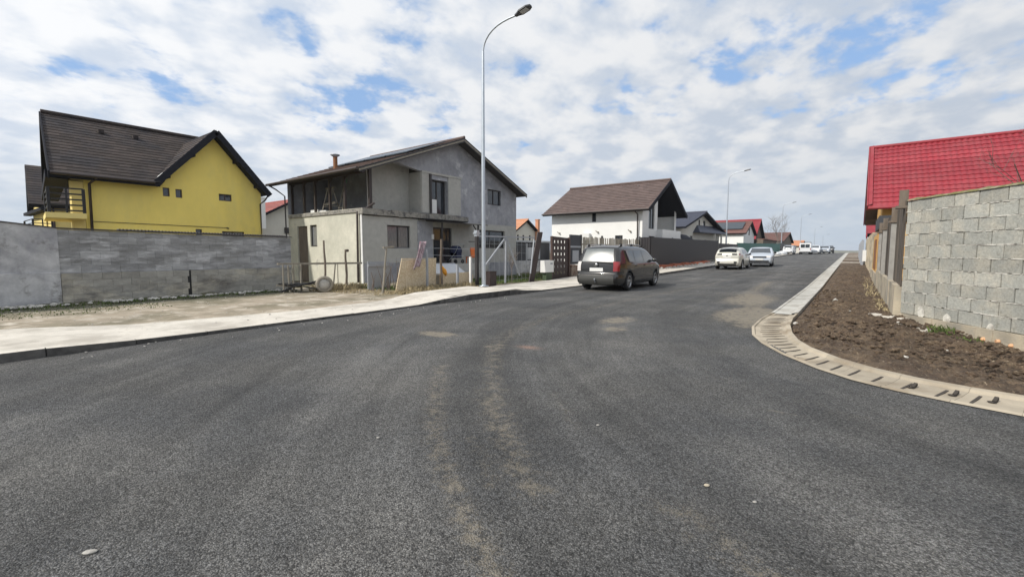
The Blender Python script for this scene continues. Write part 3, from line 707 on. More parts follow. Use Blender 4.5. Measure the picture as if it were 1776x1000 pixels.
def yellow_house_far():
    T=thing('yellow_house','second pale yellow house with dark roof, half hidden behind the bright yellow one','house',(-42,8,0))
    X=-41.6; r=roof_like=MB()
    tiles(r,(-41,4.35,4.45),(-41,13,4.45),(-45,13,7.35),(-45,4.75,7.35),pv=.3,pu=None,lift=.018); tiles(r,(-49,13,4.45),(-49,5.1,4.45),(-45,4.75,7.35),(-45,13,7.35),pv=.3,lift=.04)
    P(r,'roof','tile_dark',T)
    s=MB(); slab(s,(-41,4.35,4.45),(-41,13,4.45),(-45,13,7.35),(-45,4.75,7.35),.25); slab(s,(-49,13,4.45),(-49,5.1,4.45),(-45,4.75,7.35),(-45,13,7.35),.25)
    s.box(-49,-41.1,4.9,5.3,4.1,4.3); P(s,'soffit','fascia_dark',T)
    w=MB(); wall(w,(X,0,0),UY,NX,[(5.35,4.4),(12.8,4.4)]); P(w,'wall','yellow_l',T)
    w=MB(); h=[(1.0,1.7,2.9,4.1)]; wall(w,(X,5.35,0),(-1,0,0),NYm,[(0,4.4),(3.5,7.0),(7,4.4)],h); P(w,'end_wall','yellow_l',T)
    window(T,(X,5.35,0),(-1,0,0),NYm,h[0],.1,1,'frame_brown')
    b=MB(); b.box(X-2.8,X+.9,4.4,5.33,2.5,2.66); P(b,'balcony_slab','yellow_l',T)
    railing(T,[(X+.85,5.3),(X+.85,4.45),(X-2.7,4.45)],2.66,3.5,4)
    d=MB(); d.tube([(X+.06,5.5,4.3),(X+.06,5.5,0)],.05,6); P(d,'downpipe','pipe_dark',T)
yellow_house_far()
# ---------------------------------------------------------------- grey unfinished house
def grey_house():
    T=thing('grey_house','unfinished grey rendered two storey house with open upper terrace','house',(-20,17,0))
    X=-17.2; Y0=11.86; o=(X,0,0)
    # side wall, ground floor
    w=MB(); hs=[(.85,1.85,-.05,2.75),(2.1,2.72,1.72,2.78)]
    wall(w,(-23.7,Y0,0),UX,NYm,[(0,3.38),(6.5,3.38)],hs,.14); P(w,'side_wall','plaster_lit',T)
    w=MB(); w.box(-23.7,-22.87,Y0-.02,Y0-.001,-.2,.93); P(w,'plinth','plaster_lit',T); w=MB(); w.box(-21.83,-17.18,Y0-.02,Y0-.001,-.2,.93); P(w,'plinth','plaster_lit',T)
    d=MB(); d.box(-22.83,-21.87,Y0+.08,Y0+.13,-.05,2.73)
    for k in range(8): d.box(-22.82+k*.12,-22.72+k*.12,Y0+.06,Y0+.08,0,2.7)
    P(d,'side_door',['wood_old'],T)
    window(T,(-23.7,Y0,0),UX,NYm,hs[1],.1,1,glass='curtain_glass')
    # front wall, ground floor
    w=MB(); fh=[(13.15,14.5,1.62,2.7),(19.25,21.9,1.68,2.72),(16.0,17.35,.88,2.72)]
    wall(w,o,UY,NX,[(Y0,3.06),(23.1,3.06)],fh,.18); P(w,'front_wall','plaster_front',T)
    window(T,o,UY,NX,fh[0],.12,2,glass='curtain_glass',fw=.06); window(T,o,UY,NX,fh[1],.12,2,fw=.07,rows=1)
    dd=window(T,o,UY,NX,fh[2],.12,2,fw=.09,name='front_door')
    hb=MB(); hb.box(X-.09,X-.03,16.6,16.64,1.55,1.75); hb.box(X-.09,X-.03,16.72,16.76,1.55,1.75); OFF[dd.name]=OFF[T.name]; P(hb,'handle','chrome_m',dd)
    # dark strip of render next to the porch
    b=MB(); b.box(X,X+.02,14.95,15.95,.6,3.0); P(b,'porch_panel','plaster_dark',T)
    b=MB(); b.box(X-.1,X+.035,Y0,14.9,-.2,.95); P(b,'plinth','plaster_dark',T); b=MB(); b.box(X-.1,X+.03,19,23.1,-.2,.85); P(b,'plinth','plaster_dark',T)
    # slab with rough edge
    s=MB(); y=Y0-.1
    while y<18.2:
        q=random.uniform(.25,.5); j=random.uniform(.10,.17); zt=3.36+random.uniform(-.03,.03)
        s.box(X-.3,X+j+.05*(y>14.8)+.1*(y>15.2),y,y+q,3.10+random.uniform(-.03,.02),zt,random.random()); y+=q
    s.box(X-6.4,X+.06,Y0-.06,14.3,3.2,3.355); P(s,'floor_slab','slab_m',T)
    b=MB(); b.box(X-.1,X+.42,15.0,18.15,3.045,3.098); P(b,'slab_flashing','black_m',T)
    # upper front wall with the gable
    yr,zr,zl,zrr=17.75,7.40,4.98,5.05
    sl=(zr-zl)/(yr-11.35); sr=(zr-zrr)/(23.45-yr)
    tp=lambda y: (zr-(yr-y)*sl if y<yr else zr-(y-yr)*sr)-.14
    w=MB(); uh=[(15.9,17.05,3.38,5.12),(20.3,21.55,4.22,5.12)]
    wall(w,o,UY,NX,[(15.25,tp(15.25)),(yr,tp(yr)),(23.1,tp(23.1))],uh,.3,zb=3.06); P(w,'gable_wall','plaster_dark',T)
    w=MB(); w.add([(X,13.5,tp(13.5)),(X,15.25,5.42),(X,15.25,tp(15.25))],[(0,1,2)]); w.add([(X-.25,13.5,tp(13.5)),(X-.25,15.25,5.42),(X,15.25,5.42),(X,13.5,tp(13.5))],[(0,1,2,3)]); P(w,'gable_beam','plaster_dark',T)
    # lighter bay round the balcony door
    w=MB(); w.box(X+.0,X+.05,15.25,15.88,3.4,5.35); w.box(X,X+.05,17.07,18.0,3.4,5.35); w.box(X,X+.07,15.25,18.05,5.352,5.46); w.box(X-1.2,X+.0,15.22,15.249,3.38,5.4); P(w,'door_surround','plaster_front',T)
    bd=window(T,(X-.12,0,0),UY,NX,uh[0],.12,2,fw=.07,name='balcony_door')
    b=MB(); b.box(X-.21,X-.19,16.0,16.45,3.45,4.15); OFF[bd.name]=OFF[T.name]; P(b,'door_panel','white_plastic',bd)
    b=MB(); b.box(X+.06,X+.12,15.72,15.84,3.38,5.35); P(b,'shutter_post','frame_dark',T)
    window(T,o,UY,NX,uh[1],.12,2,fw=.06)
    # terrace back walls
    w=MB(); xb=X-.9
    w.add([(xb,12.75,3.36),(xb,15.25,3.36),(xb,15.25,tp(15.25)),(xb,12.75,tp(12.75))],[(0,1,2,3)]); P(w,'terrace_wall','plaster_front',T)
    w=MB(); th=[(3.9,4.7,3.37,5.0)]
    wall(w,(-23.7,14.3,0),UX,NYm,[(0,tp(14.3)),(5.6,tp(14.3))],th,.1,zb=3.3); w.quad((-23.7,Y0,3.36),(-23.7,14.3,3.36),(-23.7,14.3,tp(14.3)),(-23.7,Y0,tp(Y0))); P(w,'terrace_wall','plaster_dark',T)
    window(T,(-23.7,14.3,0),UX,NYm,th[0],.06,1,fw=.08,name='terrace_door')
    b=MB()
    for px in(-23.55,-22.35,-21.3,-20.0,-18.75): b.box(px-.05,px+.05,Y0+.12,Y0+.22,3.36,tp(Y0+.2)); b.bar((px,Y0+.17,4.75),(px+.35,Y0+.17,5.02),.06)
    b.box(X-.28,X-.16,12.35,12.5,3.36,tp(12.4)); b.box(-23.7,X-.1,Y0+.1,Y0+.24,tp(Y0+.1)-.16,tp(Y0+.1)-.02)
    P(b,'terrace_posts','pipe_dark',T)
    # rear walls
    w=MB(); w.quad((-24.3,23.1,0),(X,23.1,0),(X,23.1,tp(23.1)),(-24.3,23.1,tp(23.1))); w.quad((-23.7,Y0,0),(-23.7,Y0,3.36),(-23.7,23.1,3.36),(-23.7,23.1,0)); w.quad((-23.7,14.3,3.3),(-23.7,14.3,tp(14.3)),(-23.7,23.1,tp(23.1)),(-23.7,23.1,3.3)); w.box(-23.69,-17.4,14.35,14.4,0,3.2); P(w,'rear_wall','plaster_dark',T)
    # roof
    X0,X1=-24.7,-16.65
    r=MB()
    A=[(X0,11.35,zl),(X1,11.35,zl),(X1,yr,zr),(X0,yr,zr)];B=[(X1,23.45,zrr),(X0,23.45,zrr),(X0,yr,zr),(X1,yr,zr)]
    tiles(r,*A,pv=.35,pu=.35,lift=.025);tiles(r,*B,pv=.35,pu=.35,lift=.025); r.tube([(X0,yr,zr+.05),(X1+.04,yr,zr+.05)],.08,8)
    ro=P(r,'roof','tile_brown',T)
    s=MB(); slab(s,*A,.13);slab(s,*B,.13); P(s,'soffit','soffit_m',T)
    f=MB()
    for a,b in(((X1+.03,11.35,zl),(X1+.03,yr,zr)),((X1+.03,23.45,zrr),(X1+.03,yr,zr))):
        f.bar(Vector(a)-Vector((0,0,.10)),Vector(b)-Vector((0,0,.10)),.04,.07); f.bar(Vector(a)-Vector((0,0,.02)),Vector(b)-Vector((0,0,.02)),.05,.06,mi=1); f.bar(Vector(a)-Vector((0,0,.17)),Vector(b)-Vector((0,0,.17)),.035,.05,mi=1)
    P(f,'verge_board',['wood_grey','frame_dark'],T)
    sp=MB(); 
    for k in range(4):
        a=.30+k*.0; x0=-23.6+k*1.7; p=Vector((x0,yr-3.6,zr-3.6*sl+.07)); q=Vector((x0,yr-1.1,zr-1.1*sl+.07))
        sp.add([p,p+Vector((1.6,0,0)),q+Vector((1.6,0,0)),q,p+Vector((0,0,.05)),p+Vector((1.6,0,.05)),q+Vector((1.6,0,.05)),q+Vector((0,0,.05))],[(4,5,6,7),(0,1,5,4),(1,2,6,5),(2,3,7,6),(3,0,4,7)])
    P(sp,'solar_panel','panel_m',T)
    g=MB(); g.tube([(X0,11.27,zl-.04),(X1,11.27,zl-.04)],.065,8); g.tube([(-24.5,11.3,zl-.08),(-24.2,11.5,4.7),(-23.84,11.78,4.35),(-23.82,11.78,.1)],.035,8); P(g,'downpipe','pipe_dark',T)
    g=MB(); g.tube([(X+.2,12.35,3.62),(X+.03,12.0,3.35),(X-.25,11.76,3.2),(X-.32,11.77,.1)],.05,8); P(g,'downpipe','pipe_dark',T)
    g=MB(); g.box(X-.10,X+.01,Y0-.06,Y0-.022,-.1,3.3); P(g,'corner_bead','pipe_white',T)
    c=MB(); c.tube([(-22.0,13.6,5.4),(-22.0,13.6,6.45)],.11,12); c.lathe((-22.0,13.6,6.45),(0,0,1),[(-.02,.11),(.06,.24),(.1,.24),(.14,.02)],12,mi=1); P(c,'chimney',['rust_wood','metal_grey'],T)
    # porch
    p=MB(); p.box(X,X+1.15,15.3,19.0,.1,.86); p.box(X+1.15,X+1.45,16.2,18.2,.1,.55); P(p,'porch_step','plaster_front',T)
    p=MB(); p.add([(X,15.5,2.98),(X+1.2,15.5,2.88),(X+1.2,18.9,2.88),(X,18.9,2.98),(X,15.5,3.02),(X+1.2,15.5,2.92),(X+1.2,18.9,2.92),(X,18.9,3.02)],[(4,5,6,7),(3,2,1,0),(0,1,5,4),(1,2,6,5),(2,3,7,6)])
    P(p,'porch_roof','frame_dark',T)
    p=MB(); p.box(X+1.0,X+1.07,15.6,15.66,.86,2.88); P(p,'porch_post','frame_dark',T); p=MB(); p.box(X+1.05,X+1.12,18.2,18.27,.86,2.88); p.bar((X+1.08,18.2,2.5),(X+1.08,17.85,2.86),.05); p.bar((X+1.08,17.5,2.0),(X+1.08,18.2,2.0),.04);p.bar((X+1.08,18.2,1.25),(X+.1,18.2,1.25),.04); P(p,'porch_post','frame_dark',T)
    l=MB(); l.box(X+.01,X+.1,15.86,15.96,2.1,2.35); P(l,'wall_lamp','white_plastic',T)
grey_house()
# clutter on the terrace and in the yard
def clutter():
    z=3.36
    def trestle(x,y,l,lab):
        m=MB()
        for dx in(-.35,.35):
            m.bar((x+dx-.16,y-.2,z),(x+dx*.6,y,z+1.25),.05); m.bar((x+dx+.16,y+.2,z),(x+dx*.6,y,z+1.25),.05); m.bar((x+dx-.12,y-.15,z+.35),(x+dx+.12,y+.15,z+.35),.04)
        m.bar((x-.4,y,z+1.25),(x+.4,y,z+1.25),.06); m.bar((x-.5,y-.1,z+.45),(x+.6,y-.1,z+.5),.04,.12)
        solo(m,'trestle','wood_grey',lab,'trestle',(x,y,z))
    trestle(-20.9,12.6,1,'wooden trestle standing on the open upper terrace of the grey house')
    m=MB(); m.bar((-20.3,12.6,z),(-20.1,12.9,z+1.5),.05);m.bar((-19.9,12.6,z),(-20.05,12.9,z+1.5),.05)
    for k in range(4): m.bar((-20.28+k*.05,12.62+k*.07,z+.25+k*.3),(-19.92-k*.03,12.62+k*.07,z+.25+k*.3),.03)
    solo(m,'step_ladder','wood_grey','small wooden step ladder right of the trestle on the upper terrace','ladder',(-20.1,12.6,z))
    m=MB(); m.box(-22.1,-21.4,12.2,12.5,z,z+.2); m.box(-21.2,-20.6,12.15,12.45,z,z+.12); solo(m,'cardboard_box',['white_plastic'],'pale box at the edge of the upper terrace, below the trestle','box',(-21.8,12.3,z))
    m=MB(); 
    vs=[];
    for j in range(7):
        for i in range(4): vs.append((-18.95+i*.05-.02*j*(i-1.5)*.4,12.15+.03*math.sin(i*2+j),4.95-j*.13))
    m.add(vs,[(j*4+i,j*4+i+1,(j+1)*4+i+1,(j+1)*4+i) for j in range(6) for i in range(3)],smooth=True); solo(m,'hanging_cloth','cloth_green','bright green cloth hanging under the terrace roof','cloth',(-18.9,12.15,4.3))
    # yard boards : big one with rug, small one
    T=thing('chipboard_sheet','large tan chipboard sheet with a rug on it, left of the grey house porch','board',(-13.2,11.3,0))
    m=MB(); m.add([(-13.25,10.45,.02),(-13.25,12.42,.02),(-13.2,12.42,1.22),(-13.2,10.72,1.22),(-13.28,10.45,.02),(-13.28,12.42,.02),(-13.23,12.42,1.22),(-13.23,10.72,1.22)],[(0,1,2,3),(7,6,5,4),(0,3,7,4),(3,2,6,7),(2,1,5,6)]); P(m,'board','osb_m',T)
    m=MB(); m.add([(-13.2,12.62,.0),(-13.2,14.55,.0),(-13.2,14.6,.45),(-13.2,14.4,.60),(-13.2,12.62,.56),(-13.23,12.62,.0),(-13.23,14.55,.0),(-13.23,14.6,.45),(-13.23,14.4,.60),(-13.23,12.62,.56)],[(0,1,2,3,4),(9,8,7,6,5),(4,3,8,9),(3,2,7,8),(2,1,6,7)]); solo(m,'chipboard_sheet','osb_m','low tan chipboard sheet below the porch, beside the white post','board',(-13.2,13.6,0))
    m=MB(); m.add([(-13.4,12.6,.58),(-13.4,14.3,.58),(-13.9,14.2,.95),(-13.9,12.6,.98),(-13.42,12.6,.55),(-13.42,14.3,.55)],[(0,1,2,3)]); m.quad((-13.42,12.6,.50),(-13.42,14.3,.50),(-13.4,14.3,.58),(-13.4,12.6,.58)); m.quad((-13.4,14.3,.5),(-13.9,14.2,.5),(-13.9,14.2,.95),(-13.4,14.3,.58)); m.box(-13.95,-13.9,12.6,14.2,.0,.98); solo(m,'metal_sheet','metal_grey','grey sheet leaning behind the low chipboard sheet','sheet',(-13.6,13.4,.5))
    # rug
    m=MB(); vs=[]
    for j in range(13):
        t=j/12
        for i in range(7):
            q=i/6; y=11.45+q*.30-.42*t*(1-.15*q)+.02*math.sin(q*9+t*4); zz=1.85-t*(1.05 if i<3 else .95); xx=-13.05+.05*math.sin(q*8+t*2)+.05*t
            vs.append((xx,y,zz))
    m.add(vs,[(j*7+i,j*7+i+1,(j+1)*7+i+1,(j+1)*7+i) for j in range(12) for i in range(6)],smooth=True); r=solo(m,'striped_rug','rug_m','faded pink and brown striped rug hanging over the large chipboard sheet','rug',(-13.05,11.3,1.3))
    md=r.modifiers.new('s','SOLIDIFY'); md.thickness=.02
    # posts
    def post(x,y,h,m_,lab,r=.035,lean=(0,0),top=None,grp=None,sq=True):
        b=MB()
        if sq: b.bar((x,y,-.05),(x+lean[0],y+lean[1],h),r*2)
        else:
            pts=[(x+lean[0]*t+.012*math.sin(t*9+x),y+lean[1]*t+.012*math.cos(t*7+y),-.05+(h+.05)*t) for t in(0,.2,.4,.6,.8,1)]
            b.tube(pts,[r*1.1,r,r*.95,r,r*.85,r*.8],7)
        if top=='knob': b.lathe((x+lean[0],y+lean[1]+.07,h-.04),(1,0,0),[(-.03,.02),(-.03,.055),(.03,.055),(.03,.02)],8)
        if top=='cross': b.bar((x+lean[0],y+lean[1]-.14,h),(x+lean[0],y+lean[1]+.3,h+.03),.06)
        return solo(b,'fence_post',m_,lab,'post',(x,y,0),grp)
    post(-12.9,11.66,1.55,'metal_grey','slim grey metal post in front of the large chipboard sheet',.035)
    post(-12.85,12.35,1.95,'wood_old','tall dark wooden post between the two chipboard sheets',.05,sq=False)
    post(-12.95,13.35,.95,'metal_grey','short grey metal post in front of the low chipboard sheet',.04)
    post(-12.9,14.1,1.25,'pipe_white','short white post at the right end of the low chipboard sheet',.045)
    post(-12.7,9.45,1.60,'wood_grey','leaning grey post with a short crossbar in front of the grey house corner',.035,(.02,.2),'cross',sq=False)
    b=MB()
    for a,c in(((-12.7,9.65,1.62),(-12.85,12.35,1.60)),((-12.85,12.35,1.6),(-12.65,14.3,1.60)),((-12.72,9.6,1.2),(-12.9,11.66,1.2)),((-12.9,11.66,1.35),(-12.65,14.3,1.3))): b.tube([a,((a[0]+c[0])/2,(a[1]+c[1])/2,(a[2]+c[2])/2-.03),c],.006,4)
    solo(b,'fence_wire','metal_grey','thin wires strung between the yard posts before the grey house','wire',(-12.8,12,1.4))
    # dry vine fence pieces at the corner
    b=MB(); random.seed(5)
    for k in range(26):
        y=9.9+random.random()*1.9; x=-13.9+random.uniform(-.2,.2); h=random.uniform(.5,1.25)
        b.tube([(x,y,-.02),(x+random.uniform(-.1,.1),y+random.uniform(-.1,.1),h*.5),(x+random.uniform(-.2,.2),y+random.uniform(-.2,.2),h)],[.022,.016,.006],4,random.random())
    solo(b,'dead_vines','twig_m','grey dead stems tangled in front of the shaded house corner','dead plant',(-13.9,10.8,0))
    b=MB(); b.box(-14.6,-14.55,10.2,11.2,0,1.1); b.box(-14.55,-14.5,10.2,11.2,.9,1.0); solo(b,'metal_sheet','metal_grey','low grey panel against the wall below the curtained window','panel',(-14.6,10.7,0))
    # rail fence in front of lit side wall
    T=thing('rail_fence','low wooden rail fence of thin posts before the sunlit side wall','fence',(-15.8,9.2,0))
    b=MB(); b.bar((-15.9,7.5,1.04),(-15.5,10.6,1.02),.05,.07); b.bar((-15.9,7.45,.3),(-15.8,8.3,.2),.04,.05); P(b,'rail','wood_grey',T)
    for i,(y,h,l,r) in enumerate([(7.62,1.02,0,.03),(7.8,.98,.05,.045),(7.98,1.0,0,.035),(8.25,1.02,0,.04),(9.6,1.0,-.14,.035),(9.7,1.0,0,.02)]):
        b=MB(); b.tube([(-15.75,y+l,-.05),(-15.76,y+l*.4,h*.5),(-15.75,y,h)],[r,r*.9,r*.8],6); P(b,'post','wood_grey',T)
    post(-15.5,9.03,1.88,'wood_old','tall rough dark post in the rail fence before the sunlit wall',.04,sq=False)
    post(-15.5,9.9,1.55,'wood_old','dark post with a round knob, near the house corner',.045,top='knob',sq=False)
    # small trailer axle with a wheel
    T=thing('handcart','small old handcart with a dusty wheel at the end of the block wall','handcart',(-15.2,8.3,0))
    b=MB(); c=(-15.1,8.75,.3)
    b.lathe(c,(.93,-.35,0),[(-.07,.2),(-.08,.27),(-.04,.3),(.04,.3),(.08,.27),(.07,.2)],24); P(b,'wheel','wood_grey',T)
    b=MB(); b.lathe(c,(.93,-.35,0),[(-.05,.02),(-.05,.2),(.05,.2),(.06,.05),(.06,.001)],20); P(b,'wheel_disc','stone_m',T)
    b=MB(); b.bar((-15.4,7.6,.22),(-15.25,8.6,.42),.1,.05); b.bar((-15.3,8.1,.25),(-15.2,8.5,.15),.25,.04); b.bar((-16.2,8.3,.34),(-15.1,8.75,.3),.04); b.box(-16.3,-15.5,7.7,8.5,.28,.34); b.bar((-15.4,7.7,.2),(-15.3,7.3,.12),.06); P(b,'cart_frame','black_m',T)
    # porch things
    T=thing('pushchair','dark blue pushchair on the grey house porch','pushchair',(-16.4,16.8,.86))
    for y in(16.55,17.05):
        for x in(-16.7,-16.15): b=MB(); b.lathe((x,y,.97),(0,1,0),[(-.02,.04),(-.02,.1),(.02,.1),(.02,.04)],12); P(b,'wheel','black_m',T)
    b=MB(); b.tube([(-16.7,16.6,1.0),(-16.2,16.6,1.45),(-16.0,16.6,1.85),(-16.0,17.0,1.85),(-16.2,17.0,1.45),(-16.7,17.0,1.0)],.015,6); P(b,'frame','metal_grey',T)
    b=MB(); b.box(-16.6,-16.15,16.62,16.98,1.15,1.4); b.lathe((-16.4,16.62,1.5),(0,1,0),[(0,.01),(0,.28),(.36,.28),(.36,.01)],14); P(b,'seat','blue_dark',T)
    T=thing('orange_chair','small orange chair on the porch, right of the pushchair','chair',(-16.3,17.9,.86))
    b=MB(); b.box(-16.5,-16.1,17.65,18.1,1.15,1.2); P(b,'seat','orange_m',T); b=MB(); b.obox((-16.12,17.87,1.42),(.03,0,.02),(0,.23,0),(-.03,0,.24)); P(b,'backrest','orange_m',T)
    for dx in(-16.47,-16.13):
        for dy in(17.68,18.07): b=MB(); b.box(dx-.02,dx+.02,dy-.02,dy+.02,.86,1.15); P(b,'leg','orange_m',T)
    b=MB(); vs=[]
    bag=bmesh.new(); bmesh.ops.create_icosphere(bag,subdivisions=2,radius=1)
    V=[v.co.copy() for v in bag.verts]; F=[[q.index for q in f.verts] for f in bag.faces]; bag.free()
    b.add([(-13.05+.08*v.x,12.70+.10*v.y*(1-.5*v.z)+.08*v.z*-1,.70+.19*v.z+.10*mnoise.noise(v*2.5)) for v in V],F,smooth=True); solo(b,'orange_sack','yellow_bag','orange yellow sack by the tall dark post','sack',(-13.05,12.72,.5))
    global ICO; ICO=(V,F)
    b=MB(); b.bar((-12.3,14.62,-.02),(-12.3,14.62,.62),.42,.42); b.bar((-12.3,14.62,.62),(-12.3,14.62,.64),.46,.46); solo(b,'rusty_box','brown_metal','dark rusty box at the foot of the nearest street lamp','box',(-12.3,14.62,0))
    # steel gate with braces
    T=thing('steel_gate','open steel tube gate with slanting braces and wire mesh beside the nearest lamp','gate',(-12.6,16,0)); x=-12.6
    b=MB(); b.box(x-.06,x+.06,14.1,14.22,-.1,2.3,mi=0); P(b,'gate_post','frame_dark',T)
    b=MB(); b.box(x-.08,x+.08,14.08,14.24,2.1,2.36); b.box(x-.09,x+.09,14.03,14.29,2.2,2.26); P(b,'post_cap','metal_galv',T)
    b=MB(); b.bar((x,14.22,2.12),(x,18.4,2.16),.06); b.bar((x,16.1,0.05),(x,16.15,2.1),.06); b.bar((x,18.1,.4),(x,18.4,2.1),.05); P(b,'gate_frame','metal_grey',T)
    b=MB(); b.bar((x,14.5,.7),(x,16.1,2.08),.06); b.bar((x,16.2,2.08),(x,17.2,.35),.06); P(b,'brace','metal_grey',T)
    b=MB()
    for k in range(12): b.tube([(x,14.3+k*.34,.1),(x,14.3+k*.34,2.1)],.004,3)
    for k in range(5): b.tube([(x,14.3,.2+k*.4),(x,18.2,.2+k*.4)],.004,3)
    P(b,'mesh','metal_grey',T)
    b=MB(); b.obox((-12.6,18.55,1.2),(.02,0,0),(0,.22,0),(.0,.38,1.25)); b.obox((-12.64,18.55,1.2),(.02,0,0),(0,.17,0),(.0,.38,1.22)); solo(b,'dark_beam','brown_metal','dark brown gate leaf leaning sideways left of the meter box','gate leaf',(-12.6,18.3,0))
    T=thing('meter_box','white gas meter cabinet on a green stand before the lattice gate','meter box',(-12.5,19.55,0))
    b=MB(); b.box(-12.72,-12.42,19.15,19.95,.42,1.02); P(b,'cabinet','white_plastic',T); b=MB(); b.box(-12.419,-12.412,19.62,19.85,.82,.9); P(b,'label_plate','metal_grey',T)
    b=MB(); b.box(-12.68,-12.46,19.3,19.85,0,.42); P(b,'stand','green_box',T)
    T=thing('lattice_gate','dark brown metal gate leaf pierced by rows of small square holes','gate',(-12.6,20.9,0))
    b=MB(); us=[20.1+.1+i*.35 for i in range(5)]; hs=[(20.28+i*.34,20.40+i*.34,.28+j*.33,.42+j*.33) for i in range(4) for j in range(6)]
    wall(b,(-12.6,0,0),UY,NX,[(20.05,2.28),(21.75,2.22)],hs,.03); wall(b,(-12.635,0,0),UY,(-1,0,0),[(20.05,2.28),(21.75,2.22)],hs,.0); P(b,'panel','brown_metal',T)
    b=MB(); b.box(-12.66,-12.54,21.76,21.88,-.1,2.25); P(b,'post','frame_brown',T); b=MB(); b.box(-12.66,-12.54,19.98,20.06,-.1,2.28); P(b,'post','frame_brown',T)
    b=MB(); b.box(-12.66,-12.5,21.95,22.4,.0,.75,.3); b.box(-12.66,-12.5,22.41,23.9,.0,.72,.7); solo(b,'low_wall','brick_dull','low reddish masonry wall right of the lattice gate','wall',(-12.6,22.9,0))
    b=MB(); b.box(-12.7,-12.62,22.0,23.2,.76,2.42); b.box(-12.64,-12.6,22.0,23.2,1.7,1.8,mi=1); b.box(-12.61,-12.58,22.2,22.9,.9,1.55,mi=1); solo(b,'shed_gate',['shed_dark','metal_grey'],'dark sheet metal gate standing on the low reddish wall','gate',(-12.6,22.6,0))
clutter()
# picket fence and dark metal fence
def fences():
    T=thing('picket_fence','weathered wooden picket fence behind the minivan','fence',(-12.2,27,0))
    b=MB(); y=23.3; k=0
    while y<30.6:
        x=-12.55+(y-23.3)*.065
        b.box(x-.01,x+.012,y,y+.11,gz(y)+.1,2.32+random.uniform(-.04,.04),random.random()); y+=random.choice((.15,.15,.16,.24))
    P(b,'pickets','wood_grey',T)
    b=MB()
    for z in(.6,1.9): b.bar((-12.58,23.2,z),(-12.1,30.6,z),.04,.08)
    P(b,'rail','wood_old',T)
    for i in range(4):
        y=23.25+i*2.42; b=MB(); b.box(-12.72+i*.157,-12.62+i*.157,y,y+.1,0,2.45); P(b,'post','fence_dark',T)
    def sheetfence(name,lab,m,pts,zb,zt,step=.2,cap=None):
        T=thing(name,lab,'fence',(*pts[0],0)); b=MB()
        for (a,b_) in zip(pts,pts[1:]):
            a=Vector(a);b_=Vector(b_);n=round((b_-a).length/step); d=(b_-a).normalized(); nn=Vector((d.y,-d.x))
            for i in range(n):
                p=a.lerp(b_,i/n);q=a.lerp(b_,(i+1)/n)
                z0,z1=zb(p.y),zt(p.y); m1=p.lerp(q,.25)+nn*.02;m2=p.lerp(q,.75)+nn*.02; t=random.random()
                for u,v in((p,m1),(m1,m2),(m2,q)): b.quad((u.x,u.y,zb(u.y)),(v.x,v.y,zb(v.y)),(v.x,v.y,zt(v.y)),(u.x,u.y,zt(u.y)),.5)
        P(b,'panel',m,T)
        L_=0
        for (a,b_) in zip(pts,pts[1:]):
            a=Vector(a);b_=Vector(b_);n=max(1,round((b_-a).length/4.5))
            for i in range(n+1):
                p=a.lerp(b_,i/n); c=MB(); c.box(p.x-.09,p.x-.02,p.y-.04,p.y+.04,gz(p.y)-.1,zt(p.y)+.05); P(c,'post',m,T)
        return T
    sheetfence('metal_fence','long dark brown corrugated metal fence behind the minivan','fence_dark',[(-12.0,30.7),(-11.35,31),(-11.25,50)],lambda y:gz(y)+.35,lambda y:2.48+(y-30)*.006)
    sheetfence('metal_fence','lower dark fence between the long brown fence and the green fence','fence_dark',[(-11.25,50.2),(-11.25,59.8)],lambda y:gz(y)+.2,lambda y:2.36)
    sheetfence('metal_fence','green corrugated metal fence behind the parked white cars','fence_green',[(-11.3,60),(-11.3,99)],lambda y:gz(y)+.1,lambda y:2.55+(y-60)*.012)
    sheetfence('metal_fence','grey panel fence far up the street, past the green fence','metal_grey',[(-11.8,108),(-11.6,132)],lambda y:gz(y),lambda y:3.05)
    b=MB(); b.box(-11.9,-11.2,101.5,104,1,3.2); b.box(-11.7,-11.3,104,108,1,2.9); solo(b,'dark_gate','shed_dark','dark gate at the far end of the green fence','gate',(-11.6,103,1))
    # stacked bricks and rubble along fence foot
    b=MB(); y=27.0
    while y<46:
        x=-11.1+random.uniform(-.05,.05); h=.16+.14*random.random()
        b.box(x-.25,x+.15,y,y+.95,gz(y)+.05,gz(y)+.12+h,random.random()); y+=1.0
    solo(b,'brick_edging','brick_pile','row of red brown bricks stacked along the foot of the dark metal fence','bricks',(-11.1,36,.1))
    b=MB(); V,F=ICO
    for k in range(60):
        y=random.uniform(28,46); x=-10.75+random.uniform(-.25,.2); s=random.uniform(.04,.11)
        b.add([(x+v.x*s*1.4,y+v.y*s*1.5,gz(y)+.16+v.z*s) for v in V],F,random.random())
    tag(solo(b,'rubble','stone_m','loose pale rubble strewn along the bricks before the dark fence','rubble',(-10.8,36,.1)),kind='stuff')
    for i,(x,y,s,lab) in enumerate([(-10.3,87,.9,'white sack lying on the pavement by the green fence, nearest of three'),(-10.2,92.5,1.15,'large white sack heap on the pavement, between two smaller ones'),(-10.2,98,.8,'farthest of three white sacks on the pavement by the lamp')]):
        b=MB(); b.add([(x+v.x*s*.7+.1*mnoise.noise(v*2),y+v.y*s*2,gz(y)+.3+v.z*s*.38+.12*mnoise.noise(v*1.7+Vector((i,0,0)))) for v in V],F,smooth=True); solo(b,'white_sack','bag_m',lab,'sack',(x,y,gz(y)))
fences()
